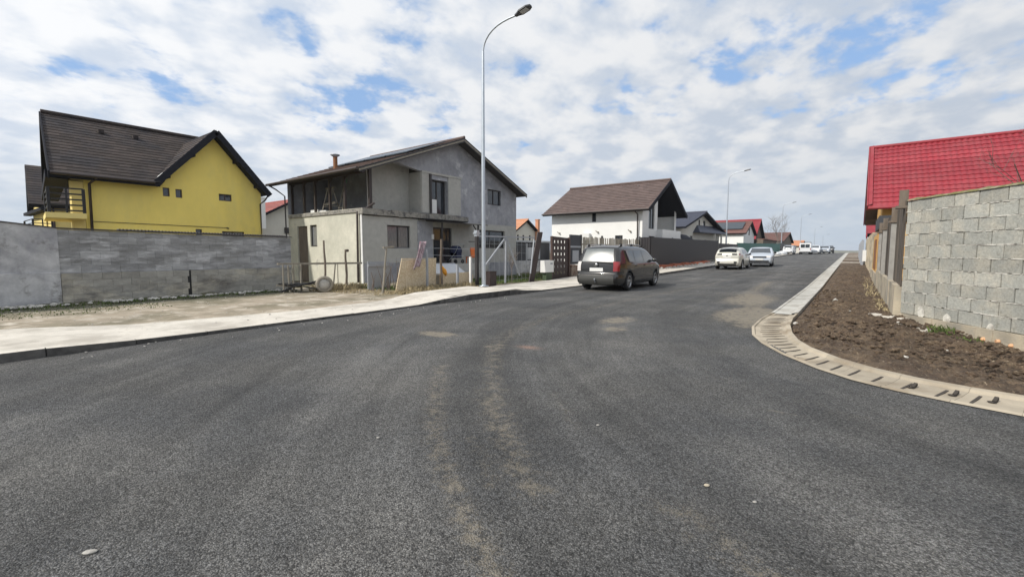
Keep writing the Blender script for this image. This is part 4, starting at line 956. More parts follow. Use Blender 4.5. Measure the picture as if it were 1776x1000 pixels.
# ---------------------------------------------------------------- white house
def white_house():
    T=thing('white_house','white house with brown tile roof and dark gable behind the dark metal fence','house',(-15.5,34.5,0))
    Xf=-12.0; Yn=31.0
    w=MB(); hs=[(-15.95,-15.6,3.72,4.42),(-15.3,-14.9,1.9,2.5),(-14.05,-13.45,1.9,2.66)]
    hs2=[(h[0]+19.5,h[1]+19.5,h[2],h[3]) for h in hs]
    wall(w,(-19.5,Yn,0),UX,NYm,[(0,4.45),(7.5,4.45)],hs2,.15); P(w,'side_wall','white_wall',T)
    for h in hs2: window(T,(-19.5,Yn,0),UX,NYm,h,.1,1)
    # front: gable wall part near, recessed loggia further
    w=MB(); f=[(32.2,33.4,3.15,4.95),(32.3,33.6,1.6,2.62)]
    wall(w,(Xf,0,0),UY,NX,[(31,4.45),(34.0,6.4),(34.02,6.4)],f,.15); P(w,'gable_wall','white_wall_cool',T)
    window(T,(Xf,0,0),UY,NX,f[0],.1,2,name='balcony_door'); window(T,(Xf,0,0),UY,NX,f[1],.1,2)
    w=MB(); w.quad((Xf-1.6,34.02,0),(Xf-1.6,38.4,0),(Xf-1.6,38.4,6.0),(Xf-1.6,34.02,6.6)); w.quad((Xf,34.02,0),(Xf-1.6,34.02,0),(Xf-1.6,34.02,6.3),(Xf,34.02,6.3)); w.box(Xf-.0,Xf+.02,38.0,38.4,2.9,4.8); P(w,'loggia_wall','white_wall_cool',T)
    w=MB(); w.quad((Xf-1.55,34.1,4.9),(Xf-1.55,38.6,4.9),(Xf-1.55,36,6.9),(Xf-1.55,34.1,6.6)); w.quad((Xf-1.5,34.1,4.9),(Xf+.5,34.1,5.4),(Xf+.5,38.6,5.0),(Xf-1.5,38.6,4.9)) if False else None; P(w,'gable_lining','fascia_dark',T)
    w=MB(); w.box(Xf+.02,Xf+.45,33.9,38.3,2.5,2.7); w.box(Xf+.37,Xf+.45,33.9,38.3,2.7,3.15); w.box(Xf+.0,Xf+.37,33.9,34.0,2.7,3.15); P(w,'balcony','white_wall_cool',T)
    w=MB(); w.box(Xf-.0,Xf+.4,34.1,37.8,-.0,2.5); P(w,'lower_extension','white_wall_cool',T)
    w=MB()
    for y in(34.6,36.2,37.3): w.box(Xf+.4,Xf+.43,y,y+.3,1.9,2.4)
    P(w,'lower_window','frame_dark',T)
    w=MB(); w.add([(Xf+.0,38.4,3.0),(Xf+.5,38.6,2.5),(Xf+.5,42.5,2.5),(Xf-.3,42.5,3.0)],[(0,1,2,3)]); w.box(Xf-.2,Xf+.45,38.6,42.4,1.5,2.48); P(w,'lean_to','fascia_dark',T)
    X0,X1=-20.0,-11.3; yr=34.75; zr=6.88; ze=4.42
    r=MB(); A=[(X0,30.35,ze),(X1,30.35,ze),(X1,yr,zr),(X0,yr,zr)];B=[(X1,39.1,ze),(X0,39.1,ze),(X0,yr,zr),(X1,yr,zr)]
    tiles(r,*A,pv=.32,pu=.3);tiles(r,*B,pv=.32,pu=None); r.tube([(X0,yr,zr+.05),(X1,yr,zr+.05)],.09,8); P(r,'roof','tile_brown',T)
    s=MB(); slab(s,*A,.16);slab(s,*B,.16); s.bar((X1+.02,30.35,ze-.08),(X1+.02,yr,zr-.08),.05,.25); s.bar((X1+.02,39.1,ze-.08),(X1+.02,yr,zr-.08),.05,.25); P(s,'soffit','fascia_dark',T)
    s=MB(); s.tube([(X0,30.28,ze-.03),(X1,30.28,ze-.03)],.06,6); s.tube([(-12.35,30.4,ze-.1),(-12.3,30.85,4.1),(-12.3,30.93,0)],.05,6); P(s,'downpipe','pipe_dark',T)
    w=MB(); w.quad((-19.5,31,0),(-19.5,38.5,0),(-19.5,38.5,4.4),(-19.5,31,4.4)); w.quad((-19.5,38.5,0),(-12,38.5,0),(-12,38.5,4.4),(-19.5,38.5,4.4)); w.add([(-19.5,31,4.4),(-19.5,38.5,4.4),(-19.5,34.75,6.7)],[(0,1,2)]); P(w,'rear_wall','white_wall',T)
    for x in(-18.75,-15.4,-12.85):
        l=MB(); l.box(x-.04,x+.04,Yn-.12,Yn-.001,2.88,2.98); l.bar((x,Yn-.1,2.9),(x-.12,Yn-.2,3.05),.05); P(l,'wall_lamp','wood_grey',T)
    l=MB(); l.box(-16.6,-16.0,Yn-.35,Yn-.02,2.35,2.85); P(l,'air_conditioner','pipe_white',T)
white_house()
def simple_house(name,label,X0,X1,Y0,Y1,ze,zr,tile,wallm,gablem=None,ov=.5,holes_side=(),holes_front=(),yr=None,frontov=None,pv=.4,th=.18,under='fascia_dark',wall_name='wall',ze2=None):
    T=thing(name,label,'house',((X0+X1)/2,(Y0+Y1)/2,0)); gablem=gablem or wallm; yr=yr or (Y0+Y1)/2; fo=ov if frontov is None else frontov
    sl=(zr-ze)/(yr-Y0)
    w=MB(); wall(w,(X0,Y0,0),UX,NYm,[(0,ze),(X1-X0,ze)],holes_side,.12); P(w,'side_wall',wallm,T)
    for h in holes_side: window(T,(X0,Y0,0),UX,NYm,h,.08,1)
    w=MB(); wall(w,(X1,0,0),UY,NX,[(Y0,ze-.05),(yr,zr-.12),(Y1,(ze if ze2 is None else ze2)-.05)],holes_front,.12); P(w,'gable_wall',gablem,T)
    for h in holes_front: window(T,(X1,0,0),UY,NX,h,.08,1)
    w=MB(); w.quad((X0,Y1,0),(X1,Y1,0),(X1,Y1,ze),(X0,Y1,ze)); w.add([(X0,Y0,0),(X0,Y0,ze),(X0,yr,zr-.1),(X0,Y1,ze),(X0,Y1,0)],[(0,1,2,3,4)]); P(w,'rear_wall',wallm,T)
    e2=ze if ze2 is None else ze2
    r=roof_x(T,X0-ov,X1+fo,Y0-ov,Y1+ov,ze-sl*ov,zr,tile,under,yr=yr,pv=pv,pu=None,th=th,ze2=e2-ov*(zr-e2)/(Y1-yr))
    return T
def chimney(T,x,y,z0,z1,m='cream_wall',s=.25):
    c=MB(); c.box(x-s,x+s,y-s,y+s,z0,z1-.12); c.box(x-s-.05,x+s+.05,y-s-.05,y+s+.05,z1-.12,z1); P(c,'chimney',m,T)
def far_houses():
    # red roof left of the grey house
    T=simple_house('red_roof_house','cream house with red brown roof and white chimney, seen between the yellow and grey houses',-50,-40,16.5,24,4.0,6.0,'tile_rust','cream_wall')
    chimney(T,-39.5,17.6,3.4,6.0,'white_wall',.18)
    w=MB(); w.box(-39.98,-39.9,19.6,20.2,3.1,3.6); P(w,'window','frame_dark',T)
    # orange roof, between grey and white house
    T=simple_house('orange_roof_house','small pale house with orange tile roof and tall chimney, right of the grey house',-43,-35,46.5,51.6,4.3,5.75,'tile_orange','cream_wall',ov=.45,holes_front=[(47.2,47.6,2.9,3.7),(48.4,48.8,2.9,3.7),(49.9,50.3,2.9,3.7)],yr=49.1)
    chimney(T,-34.7,51.5,2.0,5.9,'tile_orange',.22)
    b=MB(); b.box(-22,-20,26.2,31.5,0,2.2,mi=0); b.box(-22.1,-19.9,26,31.7,2.2,2.34,mi=1); b.box(-19.99,-19.95,28.1,28.25,.6,2.1,mi=1); b.box(-19.99,-19.96,28.3,30.0,.9,1.8,mi=1)
    solo(b,'garden_shed',['shed_dark','metal_grey'],'dark low shed in the yard behind the steel gate','shed',(-21,29,0))
    b=MB(); b.box(-18.6,-18.4,24,31,0,.85,.5); solo(b,'garden_wall','wallplaster_m','low grey garden wall right of the grey house','wall',(-18.5,28,0))
    b=MB(); b.box(-18,-17.9,31.5,34,1.5,2.9); solo(b,'reddish_shed','tile_rust','small reddish roof peeping above the yard left of the white house','shed',(-18,32,0)) if False else None
    # house 4 blue roof
    T=simple_house('blue_roof_house','pale house with slate blue roof next to the white house gable',-22,-13.4,44.5,60.0,4.0,5.75,'tile_blue','white_wall',gablem='cream_wall',ov=.6,holes_front=[(50.6,51.2,3.9,4.9),(52.4,53.4,3.9,4.9),(47.5,48.5,2.4,3.1)],yr=51.5)
    w=MB(); w.add([(-12.7,48.5,3.55),(-12.7,60.5,3.7),(-13.4,60.5,4.5),(-13.4,50,4.3)],[(0,1,2,3)]); w.add([(-12.7,48.5,3.45),(-12.7,60.5,3.6),(-13.4,60.5,3.6),(-13.4,48.5,3.45)],[(3,2,1,0)]); w.quad((-12.7,48.5,3.45),(-12.7,60.5,3.6),(-12.7,60.5,3.7),(-12.7,48.5,3.55)); w.quad((-13.4,48.5,3.45),(-12.7,48.5,3.45),(-12.7,48.5,3.55),(-13.4,50,4.3)); P(w,'porch_roof','tile_blue',T)
    w=MB(); w.box(-12.9,-12.75,58.3,58.6,0,3.6); P(w,'porch_post','cream_wall',T); w=MB(); w.box(-12.9,-12.75,55,55.3,0,3.6); P(w,'porch_post','cream_wall',T)
    # house 5
    T=simple_house('white_house','bright white house with brown roof and solar panels behind the green fence',-19,-13,73,81.5,4.35,6.1,'tile_redbrown','white_wall',gablem='white_wall_cool',ov=.4,holes_side=[(2.3,3.0,2.4,2.75)],holes_front=[(76.8,77.8,4.0,5.2)])
    b=MB(); b.obox((-16.3,75.2,5.42),(2.9,0,0),(0,1.3,.56),(0,-.02,.04)); P(b,'solar_panel','panel_m',T)
    T=simple_house('red_roof_house','tall red roofed house with dark gable, behind the white solar house',-23,-14.2,88,98,4.0,7.35,'tile_red','cream_wall',gablem='soffit_wood',ov=.5)
    T=simple_house('brown_roof_house','long low house with red brown roof beyond the green fence',-21,-13.2,118,138,4.0,6.2,'tile_redbrown','cream_wall',gablem='wood_old',ov=.5,yr=130)
    T=simple_house('orange_roof_house','small house with orange roof at the far end of the street',-17,-12.5,155,168,3.3,4.85,'tile_orange','cream_wall',ov=.4)
    b=MB(); b.box(-13.6,-12.6,88,104,1,3.6); b.box(-13.7,-12.4,88,104,3.6,3.75,mi=1); solo(b,'brown_shed',['wood_old','tile_redbrown'],'low brown shed behind the green fence','shed',(-13,96,1))
far_houses()
# ---------------------------------------------------------------- right side : red roof house, plank fence, block wall
def right_side():
    T=thing('red_roof_house','ochre house with bright red metal tile roof behind the block wall','house',(5,32,0))
    X0=.42; X1=16
    r=MB(); tiles(r,(X0,28.0,3.6),(X1,28.0,3.6),(X1,32.2,7.12),(X0,32.2,7.12),pv=.36,pu=.22,wave=.04,lift=.03)
    tiles(r,(X1,36.6,3.25),(X0,36.6,3.25),(X0,32.2,7.12),(X1,32.2,7.12),pv=.36,pu=None,lift=.03)
    r.tube([(X0-.03,32.2,7.17),(X1,32.2,7.17)],.1,8); ro=P(r,'roof','tile_red',T)
    f=MB(); f.bar((X0-.03,28,3.58),(X0-.03,32.2,7.13),.05,.28); f.bar((X0-.03,36.6,3.24),(X0-.03,32.2,7.13),.05,.28); f.tube([(X0,27.93,3.56),(X1,27.93,3.56)],.075,8)
    f.add([(X0-.02,28,3.72),(X0+.16,28,3.76),(X0+.16,32.2,7.29),(X0-.02,32.2,7.25)],[(0,1,2,3)]); P(f,'verge_board','tile_red',T)
    s=MB(); slab(s,(X0,28.0,3.6),(X1,28.0,3.6),(X1,32.2,7.12),(X0,32.2,7.12),.1); slab(s,(X1,36.6,3.25),(X0,36.6,3.25),(X0,32.2,7.12),(X1,32.2,7.12),.1); s.quad((X0+.03,35.3,3.4),(X0+.9,35.3,3.4),(X0+.9,36.6,3.14),(X0+.03,36.6,3.14)); P(s,'soffit','soffit_wood',T)
    w=MB(); wall(w,(1.0,0,0),UY,(-1,0,0),[(29,3.5),(32.2,6.9),(35.5,3.5)],[(30,31,1.3,2.4)],.1); w.quad((1,29,0),(14,29,0),(14,29,3.7),(1,29,3.7)); w.quad((1,35.5,0),(14,35.5,0),(14,35.5,3.7),(1,35.5,3.7)); P(w,'wall','ochre_m',T)
    # far red roof and grey gate
    T=simple_house('red_roof_house','sliver of a second red roof down the right side of the street',1.4,9,62,70,3.6,5.2,'tile_red','ochre_m',ov=.4) 
    r=MB(); r.bar((.95,61.5,3.0),(.95,66,5.0),.1,.3); P(r,'verge_board','tile_red',T)
    # plank fence with concrete posts
    T=thing('plank_fence','old dark plank fence on a concrete footing with pale posts, by the red roofed house','fence',(.8,17,0))
    x=.80
    b=MB(); random.seed(3); y=12.3
    while y<21.5:
        wd=random.uniform(.14,.2); hz=lerp_tab([(12,2.5),(13,2.42),(14.4,2.45),(18,2.42),(21.5,2.4)],y)+random.uniform(-.03,.08)
        xx=x+random.uniform(-.012,.012); b.box(xx-.012,xx+.015,y,y+wd-.012,.74,hz,random.random()); y+=wd
    P(b,'planks','wood_plank',T)
    b=MB()
    for z in(1.1,2.1): b.box(x+.02,x+.07,12.3,21.5,z,z+.09)
    P(b,'rail','wood_old',T)
    for y,h in((12.32,2.6),(14.55,2.42),(18.6,2.4),(21.5,2.4)):
        b=MB(); b.box(x-.105,x+.045,y+.003,y+.17,0,h-.205); o=P(b,'post','wallblock_m' if y<13 else 'kerb_m',T) if y>13 else None
        b=MB(); b.box(x-.16,x+.06,y-.03,y+.2,h-.25,h-.2); b.box(x-.112,x+.03,y+.01,y+.12,h-.199,h+.12); P(b,'post_bracket','wood_old',T)
    b=MB(); y=12.3
    while y<29:
        b.box(x-.1+random.uniform(-.01,.01),x+.12,y,y+.9,-.2,.76 if y<21.6 else .6,random.random()); y+=.92
    P(b,'footing','footing_m',T)
    b=MB(); b.box(x-.04,x+.05,21.75,24.0,.6,2.3,mi=0); b.box(x-.06,x-.045,22.3,23.4,.8,1.9,mi=1); b.box(x-.05,x+.06,24.0,29,.5,2.2,mi=0); b.box(x-.08,x-.055,25.0,27.0,.7,2.0,mi=1)
    solo(b,'garden_gate',['ochre_m','rust_wood'],'ochre garden wall panel with rusty brown boards after the plank fence','gate',(x,25,0))
    b=MB(); b.box(x-.12,x+.5,21.72,25.5,2.32,2.8); solo(b,'gate_canopy','shed_dark','dark boxy canopy over the ochre garden gate','canopy',(x,23.5,2.3))
    T=thing('concrete_fence','weathered concrete panel fence further down the right side','fence',(.82,40,0))
    b=MB(); y=29.1
    while y<46: b.box(.78,.86,y,y+1.9,.1,2.35,random.random()); b.box(.72,.92,y+1.9,y+2.05,.1,2.5,random.random()); y+=2.05
    P(b,'panel','footing_m',T)
    T=thing('metal_gate','blue grey slatted metal fence at the far right kerb','fence',(.7,58,0))
    b=MB(); y=54
    for k in range(9): b.box(.5,.54,47,75,gz(50)+.15+k*.2,gz(50)+.29+k*.2)
    P(b,'slats','metal_grey',T)
    for y in(47,54,61,68,75): b=MB(); b.box(.42,.6,y-.1,y+.1,.2,2.45); P(b,'post','metal_grey',T)
    T=thing('meter_box','white meter cabinet on the wall down the right side of the street','meter box',(.66,44,0))
    b=MB(); b.box(.5,.78,43.4,44.2,.75,1.6); P(b,'cabinet','white_plastic',T); b=MB(); b.box(.495,.499,43.5,44.1,.85,1.5); P(b,'door_panel','pipe_white',T)
    # block wall
    T=thing('block_wall','tall wall of pale concrete blocks with rough mortar at the right corner','wall',(.8,12.3,0))
    o=Vector((.82,12.28,0)); d=Vector((.513,-.859,0)).normalized(); nv=Vector((-d.y,d.x,0))*-1
    if nv.x>0: nv=-nv
    L_=6.5; rows=10; zb0,zt=.19,2.49; hh=(zt-zb0)/rows
    b=MB(); mo=MB(); random.seed(11)
    def zr_(u,z): return z
    for r in range(rows):
        u=-(.25 if r%2 else 0)-.12; 
        while u<L_:
            L1=.49+random.uniform(-.03,.03); ua=max(u,0); ub=min(u+L1,L_)
            if ub-ua>.06:
                g=random.uniform(.008,.024); z0=zb0+r*hh+random.uniform(.006,.012); z1=zb0+(r+1)*hh-random.uniform(.005,.010)
                j=random.uniform(0,.012); c=o+d*((ua+ub)/2)+nv*(-.1+j); c.z=(z0+z1)/2
                tilt=random.uniform(-.006,.006)
                b.obox(c,(d*((ub-ua)/2-g/2))+Vector((0,0,tilt)),nv*.1,Vector((0,0,(z1-z0)/2)),random.random())
            u+=L1+.004
    P(b,'blocks','block_m',T)
    co_=MB(); c=o+d*(L_/2)+nv*-.13; c.z=(zb0+zt)/2
    co_.obox(c,d*(L_/2-.01),nv*.1,Vector((0,0,(zt-zb0)/2)),.5); P(co_,'core','slab_m',T)
    for r in range(1,rows):
        u=.0
        while u<L_:
            l=random.uniform(.06,.22); l=min(l,L_-u)
            if random.random()<.9:
                p=o+d*(u+l/2)+nv*(-.05+random.uniform(-.012,.008)); p.z=zb0+r*hh+random.uniform(-.003,.003)
                mo.obox(p,d*l/2,nv*.05,Vector((0,0,random.uniform(.006,.010))),random.random())
            u+=l
    # mortar squeezed out of the bed joints
    V,F=ICO
    for r in range(1,rows):
        u=.05
        while u<3.6:
            s=random.uniform(.008,.016); 
            if random.random()<.75:
                p=o+d*u+nv*.002; p.z=zb0+r*hh+random.uniform(-.004,.004); l=random.uniform(.02,.09)
                mo.obox(p,d*l,nv*s*.8,Vector((0,0,s*.55)),random.random())
            u+=random.uniform(.05,.22)
    P(mo,'mortar','mortar_m',T)
    f=MB(); u=0
    while u<L_:
        a=o+d*u; b2=o+d*(u+.3); zt0=zb0+.0
        j=random.uniform(-.01,.015)
        c=(a+b2)/2+nv*(-.06+j); c.z=-.1; f.obox(c,(b2-a)/2,nv*.12,Vector((0,0,zb0+.099)),random.random()); u+=.3
    P(f,'footing','footing_m',T)
    m=MB()
    vs=[];n=60
    for i in range(n+1):
        u=i/n*L_
        for k,(q,h) in enumerate(((.03,0),(.0,.03),(-.1,.05),(-.2,.03),(-.23,0))):
            p=o+d*u+nv*(q+.015*mnoise.noise((u*5,k,0))); vs.append((p.x,p.y,zt-.005+h*(1+.9*mnoise.noise((u*4,k,3)))+.0))
    m.add(vs,[(i*5+k,(i+1)*5+k,(i+1)*5+k+1,i*5+k+1) for i in range(n) for k in range(4)],smooth=True); P(m,'mossy_coping','moss_m',T)
    fo=MB()
    for (u,z,s) in ((1.75,.0,.03),(1.95,.03,.038),(2.2,.045,.035),(2.42,.02,.032)):
        p=o+d*u+nv*.06; fo.add([(p.x+v.x*s*1.2+nv.x*.0,p.y+v.y*s*1.2,z-.02+v.z*s*.9+.02*mnoise.noise(v*3)) for v in V],F,random.random(),smooth=True)
    P(fo,'foam_smear','foam_m',T)
    wp=MB()
    for u,z,w_ in((.55,.28,.09),(1.15,.22,.08),(2.0,.20,.07)):
        p=o+d*u+nv*.014; p.z=z
        pts=[p+d*(math.cos(a)*w_*(1+.4*mnoise.noise((a,u,0))))+Vector((0,0,math.sin(a)*w_*1.3*(1+.5*mnoise.noise((a*2,u,1))))) for a in [k*math.pi/6 for k in range(12)]]
        wp.add(pts,[tuple(range(12))])
    P(wp,'mortar_patch','mortar_m',T)
    # concrete flag at the corner
    s=MB(); s.obox((.62,12.15,.10),(.28,-.16,-.01),(.08,.12,0),(0,0,.03)); s.obox((1.0,11.35,.03),(.2,-.3,-.02),(.09,.05,0),(0,0,.025)); solo(s,'broken_slab','walk_m','pale broken concrete slab lying at the foot of the block wall corner','slab',(.8,11.8,0))
right_side()
# ---------------------------------------------------------------- street lamps
def lamp(label,x,y,h,s=1):
    z=gz(y)+.1
    T=thing('street_lamp',label,'street lamp',(x,y,z),'street lamps along the left pavement')
    b=MB(); b.tube([(x,y,z),(x,y,z+h*.45),(x+.02,y,z+h*.9)],[.088,.072,.05],14); b.lathe((x,y,z),(0,0,1),[(0,.2),(.02,.2),(.02,.1),(.05,.09)],12); P(b,'pole','metal_galv',T)
    b=MB(); pts=[]
    for k in range(9):
        a=k/8; pts.append((x+.02+1.55*a**1.7*1.0,y,z+h*.9+h*.085*(1-(1-a)**2.2)))
    b.tube(pts,.035,8); P(b,'arm','metal_galv',T)
    e=Vector(pts[-1]); b=MB()
    d=Vector((.97,0,.2)).normalized()
    A=[(0,.06,.04),(.12,.09,.06),(.25,.16,.07),(.55,.16,.06),(.68,.09,.04)]
    vs=[]
    up=Vector((-.2,0,.97))
    for t,w,hh in A:
        p=e+d*t
        for a,c in((-w,-.03),(w,-.03),(w*.9,hh*.5),(w*.5,hh),(-w*.5,hh),(-w*.9,hh*.5)): vs.append(p+Vector((0,a,0))+up*c)
    fs=[(i*6+k,i*6+(k+1)%6,(i+1)*6+(k+1)%6,(i+1)*6+k) for i in range(4) for k in range(6)]+[tuple(range(5,-1,-1)),tuple(range(24,30))]
    b.add(vs,fs); lh=P(b,'lamp_head','lamp_dark',T)
    OFF[lh.name]=OFF[T.name]; b=MB(); b.obox(e+d*.4+up*-.036,d*.15,Vector((0,.11,0)),up*.004); P(b,'lens','lens_m',lh)
    return T
lamp('tall galvanised street lamp nearest the camera, before the grey house',-11.74,13.6,10.0)
lamp('second nearest street lamp, beyond the long dark fence',-11.75,56,10.0)
lamp('third nearest street lamp, at the end of the green fence',-11.9,106,10.2)
lamp('fourth street lamp, in front of the small orange roof',-11.7,143,10.2)
lamp('second farthest street lamp, hazy beyond the hill crest',-11.7,196,10.2)
lamp('farthest street lamp, tiny beyond the hill crest',-11.7,250,10.2)
# ---------------------------------------------------------------- cars
def apply_bool(o,cutter):
    m=o.modifiers.new('b','BOOLEAN'); m.operation='DIFFERENCE'; m.object=cutter; m.solver='EXACT'
    dg=bpy.context.evaluated_depsgraph_get(); dg.update(); me=bpy.data.meshes.new_from_object(o.evaluated_get(dg)); o.modifiers.clear()
    old=o.data
    if len(me.polygons)>50: o.data=me
    bpy.data.objects.remove(cutter)
def make_car(name,label,S,loc,heading,group=None,scale=1):
    T=thing(name,label,'car',(0,0,0),group)
    sil=[Vector(p) for p in S['sil']]
    # subdivide with chaikin
    for _ in range(2):
        n=[sil[0]]
        for a,b in zip(sil,sil[1:]): n+= [a.lerp(b,.25),a.lerp(b,.75)]
        n.append(sil[-1]); sil=n
    Wd=S['w']/2; L2=S['len']/2; belt=S['belt']; zb=.22; tum=S.get('tum',.26)
    def dist(y,z):
        m=9
        for a,b in zip(sil,sil[1:]):
            d=b-a; l=d.length_squared; t=max(0,min(1,((y-a.x)*d.x+(z-a.y)*d.y)/l)) if l else 0
            m=min(m,math.hypot(y-a.x-t*d.x,z-a.y-t*d.y))
        return m
    rr=S.get('r',.09)
    def sx(y,z):
        w=Wd*(1-.16*min(1,abs(y)/L2)**5)
        if z>belt: w-=tum*(z-belt)+.02
        elif z>belt-.08: w-=.02*(z-belt+.08)/.08
        w-=.05*max(0,(.5-z)/.3)**2
        w-=.018*math.exp(-((z-S.get('crease',.62))/.06)**2)
        d=dist(y,z)
        if d<rr: w-=rr-math.sqrt(max(0,rr*rr-(rr-d)**2))
        return max(.05,w)
    b=MB(); ns=14; n=len(sil)
    rows=[]
    for i,p in enumerate(sil):
        B=Vector((p.x*.9,zb)); row=[]
        for j in range(ns+1):
            s=1-(1-j/ns)**1.6; q=B.lerp(p,s); row.append((sx(q.x,q.y),q.x,q.y))
        rows.append(row)
    m=6; vs=[]; W_=2*(ns+1)+m-1
    for i,row in enumerate(rows):
        p=sil[i]; a=sil[max(0,i-1)];c=sil[min(n-1,i+1)]; t=(c-a); nn=Vector((-t.y,t.x))
        if nn.length: nn.normalize()
        cen=Vector((0,.8))
        if nn.dot(p-cen)<0: nn=-nn
        xe=row[-1][0]
        for x,y,z in row: vs.append((x,y,z))
        for k in range(1,m):
            f=1-2*k/m; cr=S.get('crown',.035)*(1-f*f); vs.append((xe*f,p.x+nn.x*cr,p.y+nn.y*cr))
        for x,y,z in reversed(row): vs.append((-x,y,z))
    fs=[]
    for i in range(n-1):
        for k in range(W_-1): fs.append((i*W_+k,(i+1)*W_+k,(i+1)*W_+k+1,i*W_+k+1))
        fs.append((i*W_+W_-1,(i+1)*W_+W_-1,(i+1)*W_,i*W_))
    b.add(vs,fs,smooth=True); b.add(vs[:W_],[tuple(range(W_))]);b.add(vs[-W_:],[tuple(range(W_-1,-1,-1))])
    body=P(b,'body',[S['paint'],'black_m'],T)
    bm=bmesh.new(); bm.from_mesh(body.data); bmesh.ops.remove_doubles(bm,verts=bm.verts,dist=.0005); bmesh.ops.recalc_face_normals(bm,faces=bm.faces); bm.to_mesh(body.data); bm.free()
    wr=S['wr']; WB=S['axles']
    for ya in WB:
        c=MB(); c.lathe((-1.5,ya,wr),(1,0,0),[(0,.0001),(0,wr+.055),(3,wr+.055),(3,.0001)],28)
        co=c.build('cutter','black_m'); bm=bmesh.new(); bm.from_mesh(co.data); bmesh.ops.remove_doubles(bm,verts=bm.verts,dist=.001); bmesh.ops.recalc_face_normals(bm,faces=bm.faces); bm.to_mesh(co.data); bm.free()
        apply_bool(body,co)
    for pol in body.data.polygons:   # inside of the arches is dark
        c=pol.center
        if any(math.hypot(c.y-ya,c.z-wr)<wr+.06 for ya in WB) and abs(pol.normal.x)<.5 and abs(c.x)<S['w']/2+.01: pol.material_index=1; pol.use_smooth=False
    # wheels
    for ya in WB:
        for sgn in(1,-1):
            wl=thing('wheel',None,None); wl.parent=T if False else None; bpy.data.objects.remove(wl)
            c=(sgn*(Wd-.13),ya,wr); t=MB()
            t.lathe(c,(sgn,0,0),[(-.1,wr*.62),(-.11,wr*.9),(-.08,wr),(.08,wr),(.105,wr*.93),(.1,wr*.66),(.07,wr*.62)],28); w=P(t,'wheel','tyre_m',T); OFF[w.name]=OFF[T.name]
            r=MB(); cx=Vector(c); r.lathe(c,(sgn,0,0),[(.07,wr*.66),(.092,wr*.65),(.09,wr*.58),(.02,wr*.56),(.01,.02)],28,mi=1)
            for k in range(5):
                a=k*2*math.pi/5+.3; dv=Vector((0,math.cos(a),math.sin(a))); tv=Vector((0,-math.sin(a),math.cos(a)))
                r.obox(cx+Vector((sgn*.06,0,0))+dv*wr*.32,dv*wr*.28,tv*wr*.09,Vector((.018,0,0)))
            r.lathe(c,(sgn,0,0),[(.04,.06),(.085,.055),(.09,.001)],12); r.lathe(c,(sgn,0,0),[(.055,wr*.66),(.1,wr*.655),(.097,wr*.58),(.05,wr*.57)],28)
            P(r,'rim',['rim_m','black_m'],w)
    # patches on the side
    def side(name,quad,m_,off=.005,nu=8,nv=4,both=True,label=None,parent=None,lr=(1,-1)):
        res=None
        for sg in lr:
            q=MB(); vs=[]
            for j in range(nv+1):
                for i in range(nu+1):
                    u,v=i/nu,j/nv
                    lo=Vector(quad[0]).lerp(Vector(quad[1]),u); hi=Vector(quad[3]).lerp(Vector(quad[2]),u); p=lo.lerp(hi,v)
                    vs.append((sg*(sx(p.x,p.y)+off),p.x,p.y))
            q.add(vs,[(j*(nu+1)+i,j*(nu+1)+i+1,(j+1)*(nu+1)+i+1,(j+1)*(nu+1)+i) for j in range(nv) for i in range(nu)],smooth=True)
            res=P(q,name,m_,parent or T,label)
        return res
    def wrap(name,z0,z1,rear,m_,depth=.18,lr=(1,-1)):
        pts=[p for p in sil if (p.x<S['split'][0] if rear else p.x>S['split'][1])]; pts.sort(key=lambda p:p.y)
        def at(z):
            for a,b in zip(pts,pts[1:]):
                if a.y<=z<=b.y and b.y>a.y: return a.x+(b.x-a.x)*(z-a.y)/(b.y-a.y)
            return pts[-1].x
        sg2=1 if rear else -1
        for sg in lr:
            q=MB();vs=[];nu=10;nv=6
            for j in range(nv+1):
                z=z0+(z1-z0)*j/nv; y0=at(z)
                xe=sx(y0,z)
                vs.append((sg*xe*.90,y0-sg2*.03,z))
                for i in range(nu+1):
                    u=(i/nu)**2; y=y0+sg2*u*depth; x=sx(y,z)
                    vs.append((sg*(x+.007),y-sg2*.012*(1-u),z))
            k=nu+2
            q.add(vs,[(j*k+i,j*k+i+1,(j+1)*k+i+1,(j+1)*k+i) for j in range(nv) for i in range(nu+1)],smooth=True)
            P(q,name,m_ if not isinstance(m_,tuple) else m_[0 if sg>0 else 1],T)
    for a in S.get('wraps',()): wrap(*a)
    # patches across front or rear: between silhouette heights
    def across(name,z0,z1,rear,x0,x1,m_,off=.006,nv=8,nu=10,label=None):
        pts=[p for p in sil if (p.x<S['split'][0] if rear else p.x>S['split'][1])]
        pts.sort(key=lambda p:p.y)
        def at(z):
            for a,b in zip(pts,pts[1:]):
                if a.y<=z<=b.y and b.y>a.y: return a.x+(b.x-a.x)*(z-a.y)/(b.y-a.y)
            return pts[-1].x if z>pts[-1].y else pts[0].x
        q=MB();vs=[]
        for j in range(nv+1):
            z=z0+(z1-z0)*j/nv; y=at(z); dz=(at(z+.02)-at(z-.02))/.04
            nn=Vector(((-1 if rear else 1),-(-1 if rear else 1)*dz)).normalized()
            xe=sx(y,z)
            for i in range(nu+1):
                f=x0+(x1-x0)*i/nu; cr=S.get('crown',.035)*(1-f*f)+off
                vs.append((xe*f,y+nn.x*cr,z+nn.y*cr))
        q.add(vs,[(j*(nu+1)+i,j*(nu+1)+i+1,(j+1)*(nu+1)+i+1,(j+1)*(nu+1)+i) for j in range(nv) for i in range(nu)],smooth=True)
        return P(q,name,m_,T,label)
    for q in S['side_windows']: side('side_window',q,'car_glass')
    across('rear_window',*S['rearglass'],True,-.90,.90,S.get('rearmat','car_glass'))
    across('windscreen',*S['frontglass'],False,-.92,.92,'car_glass')
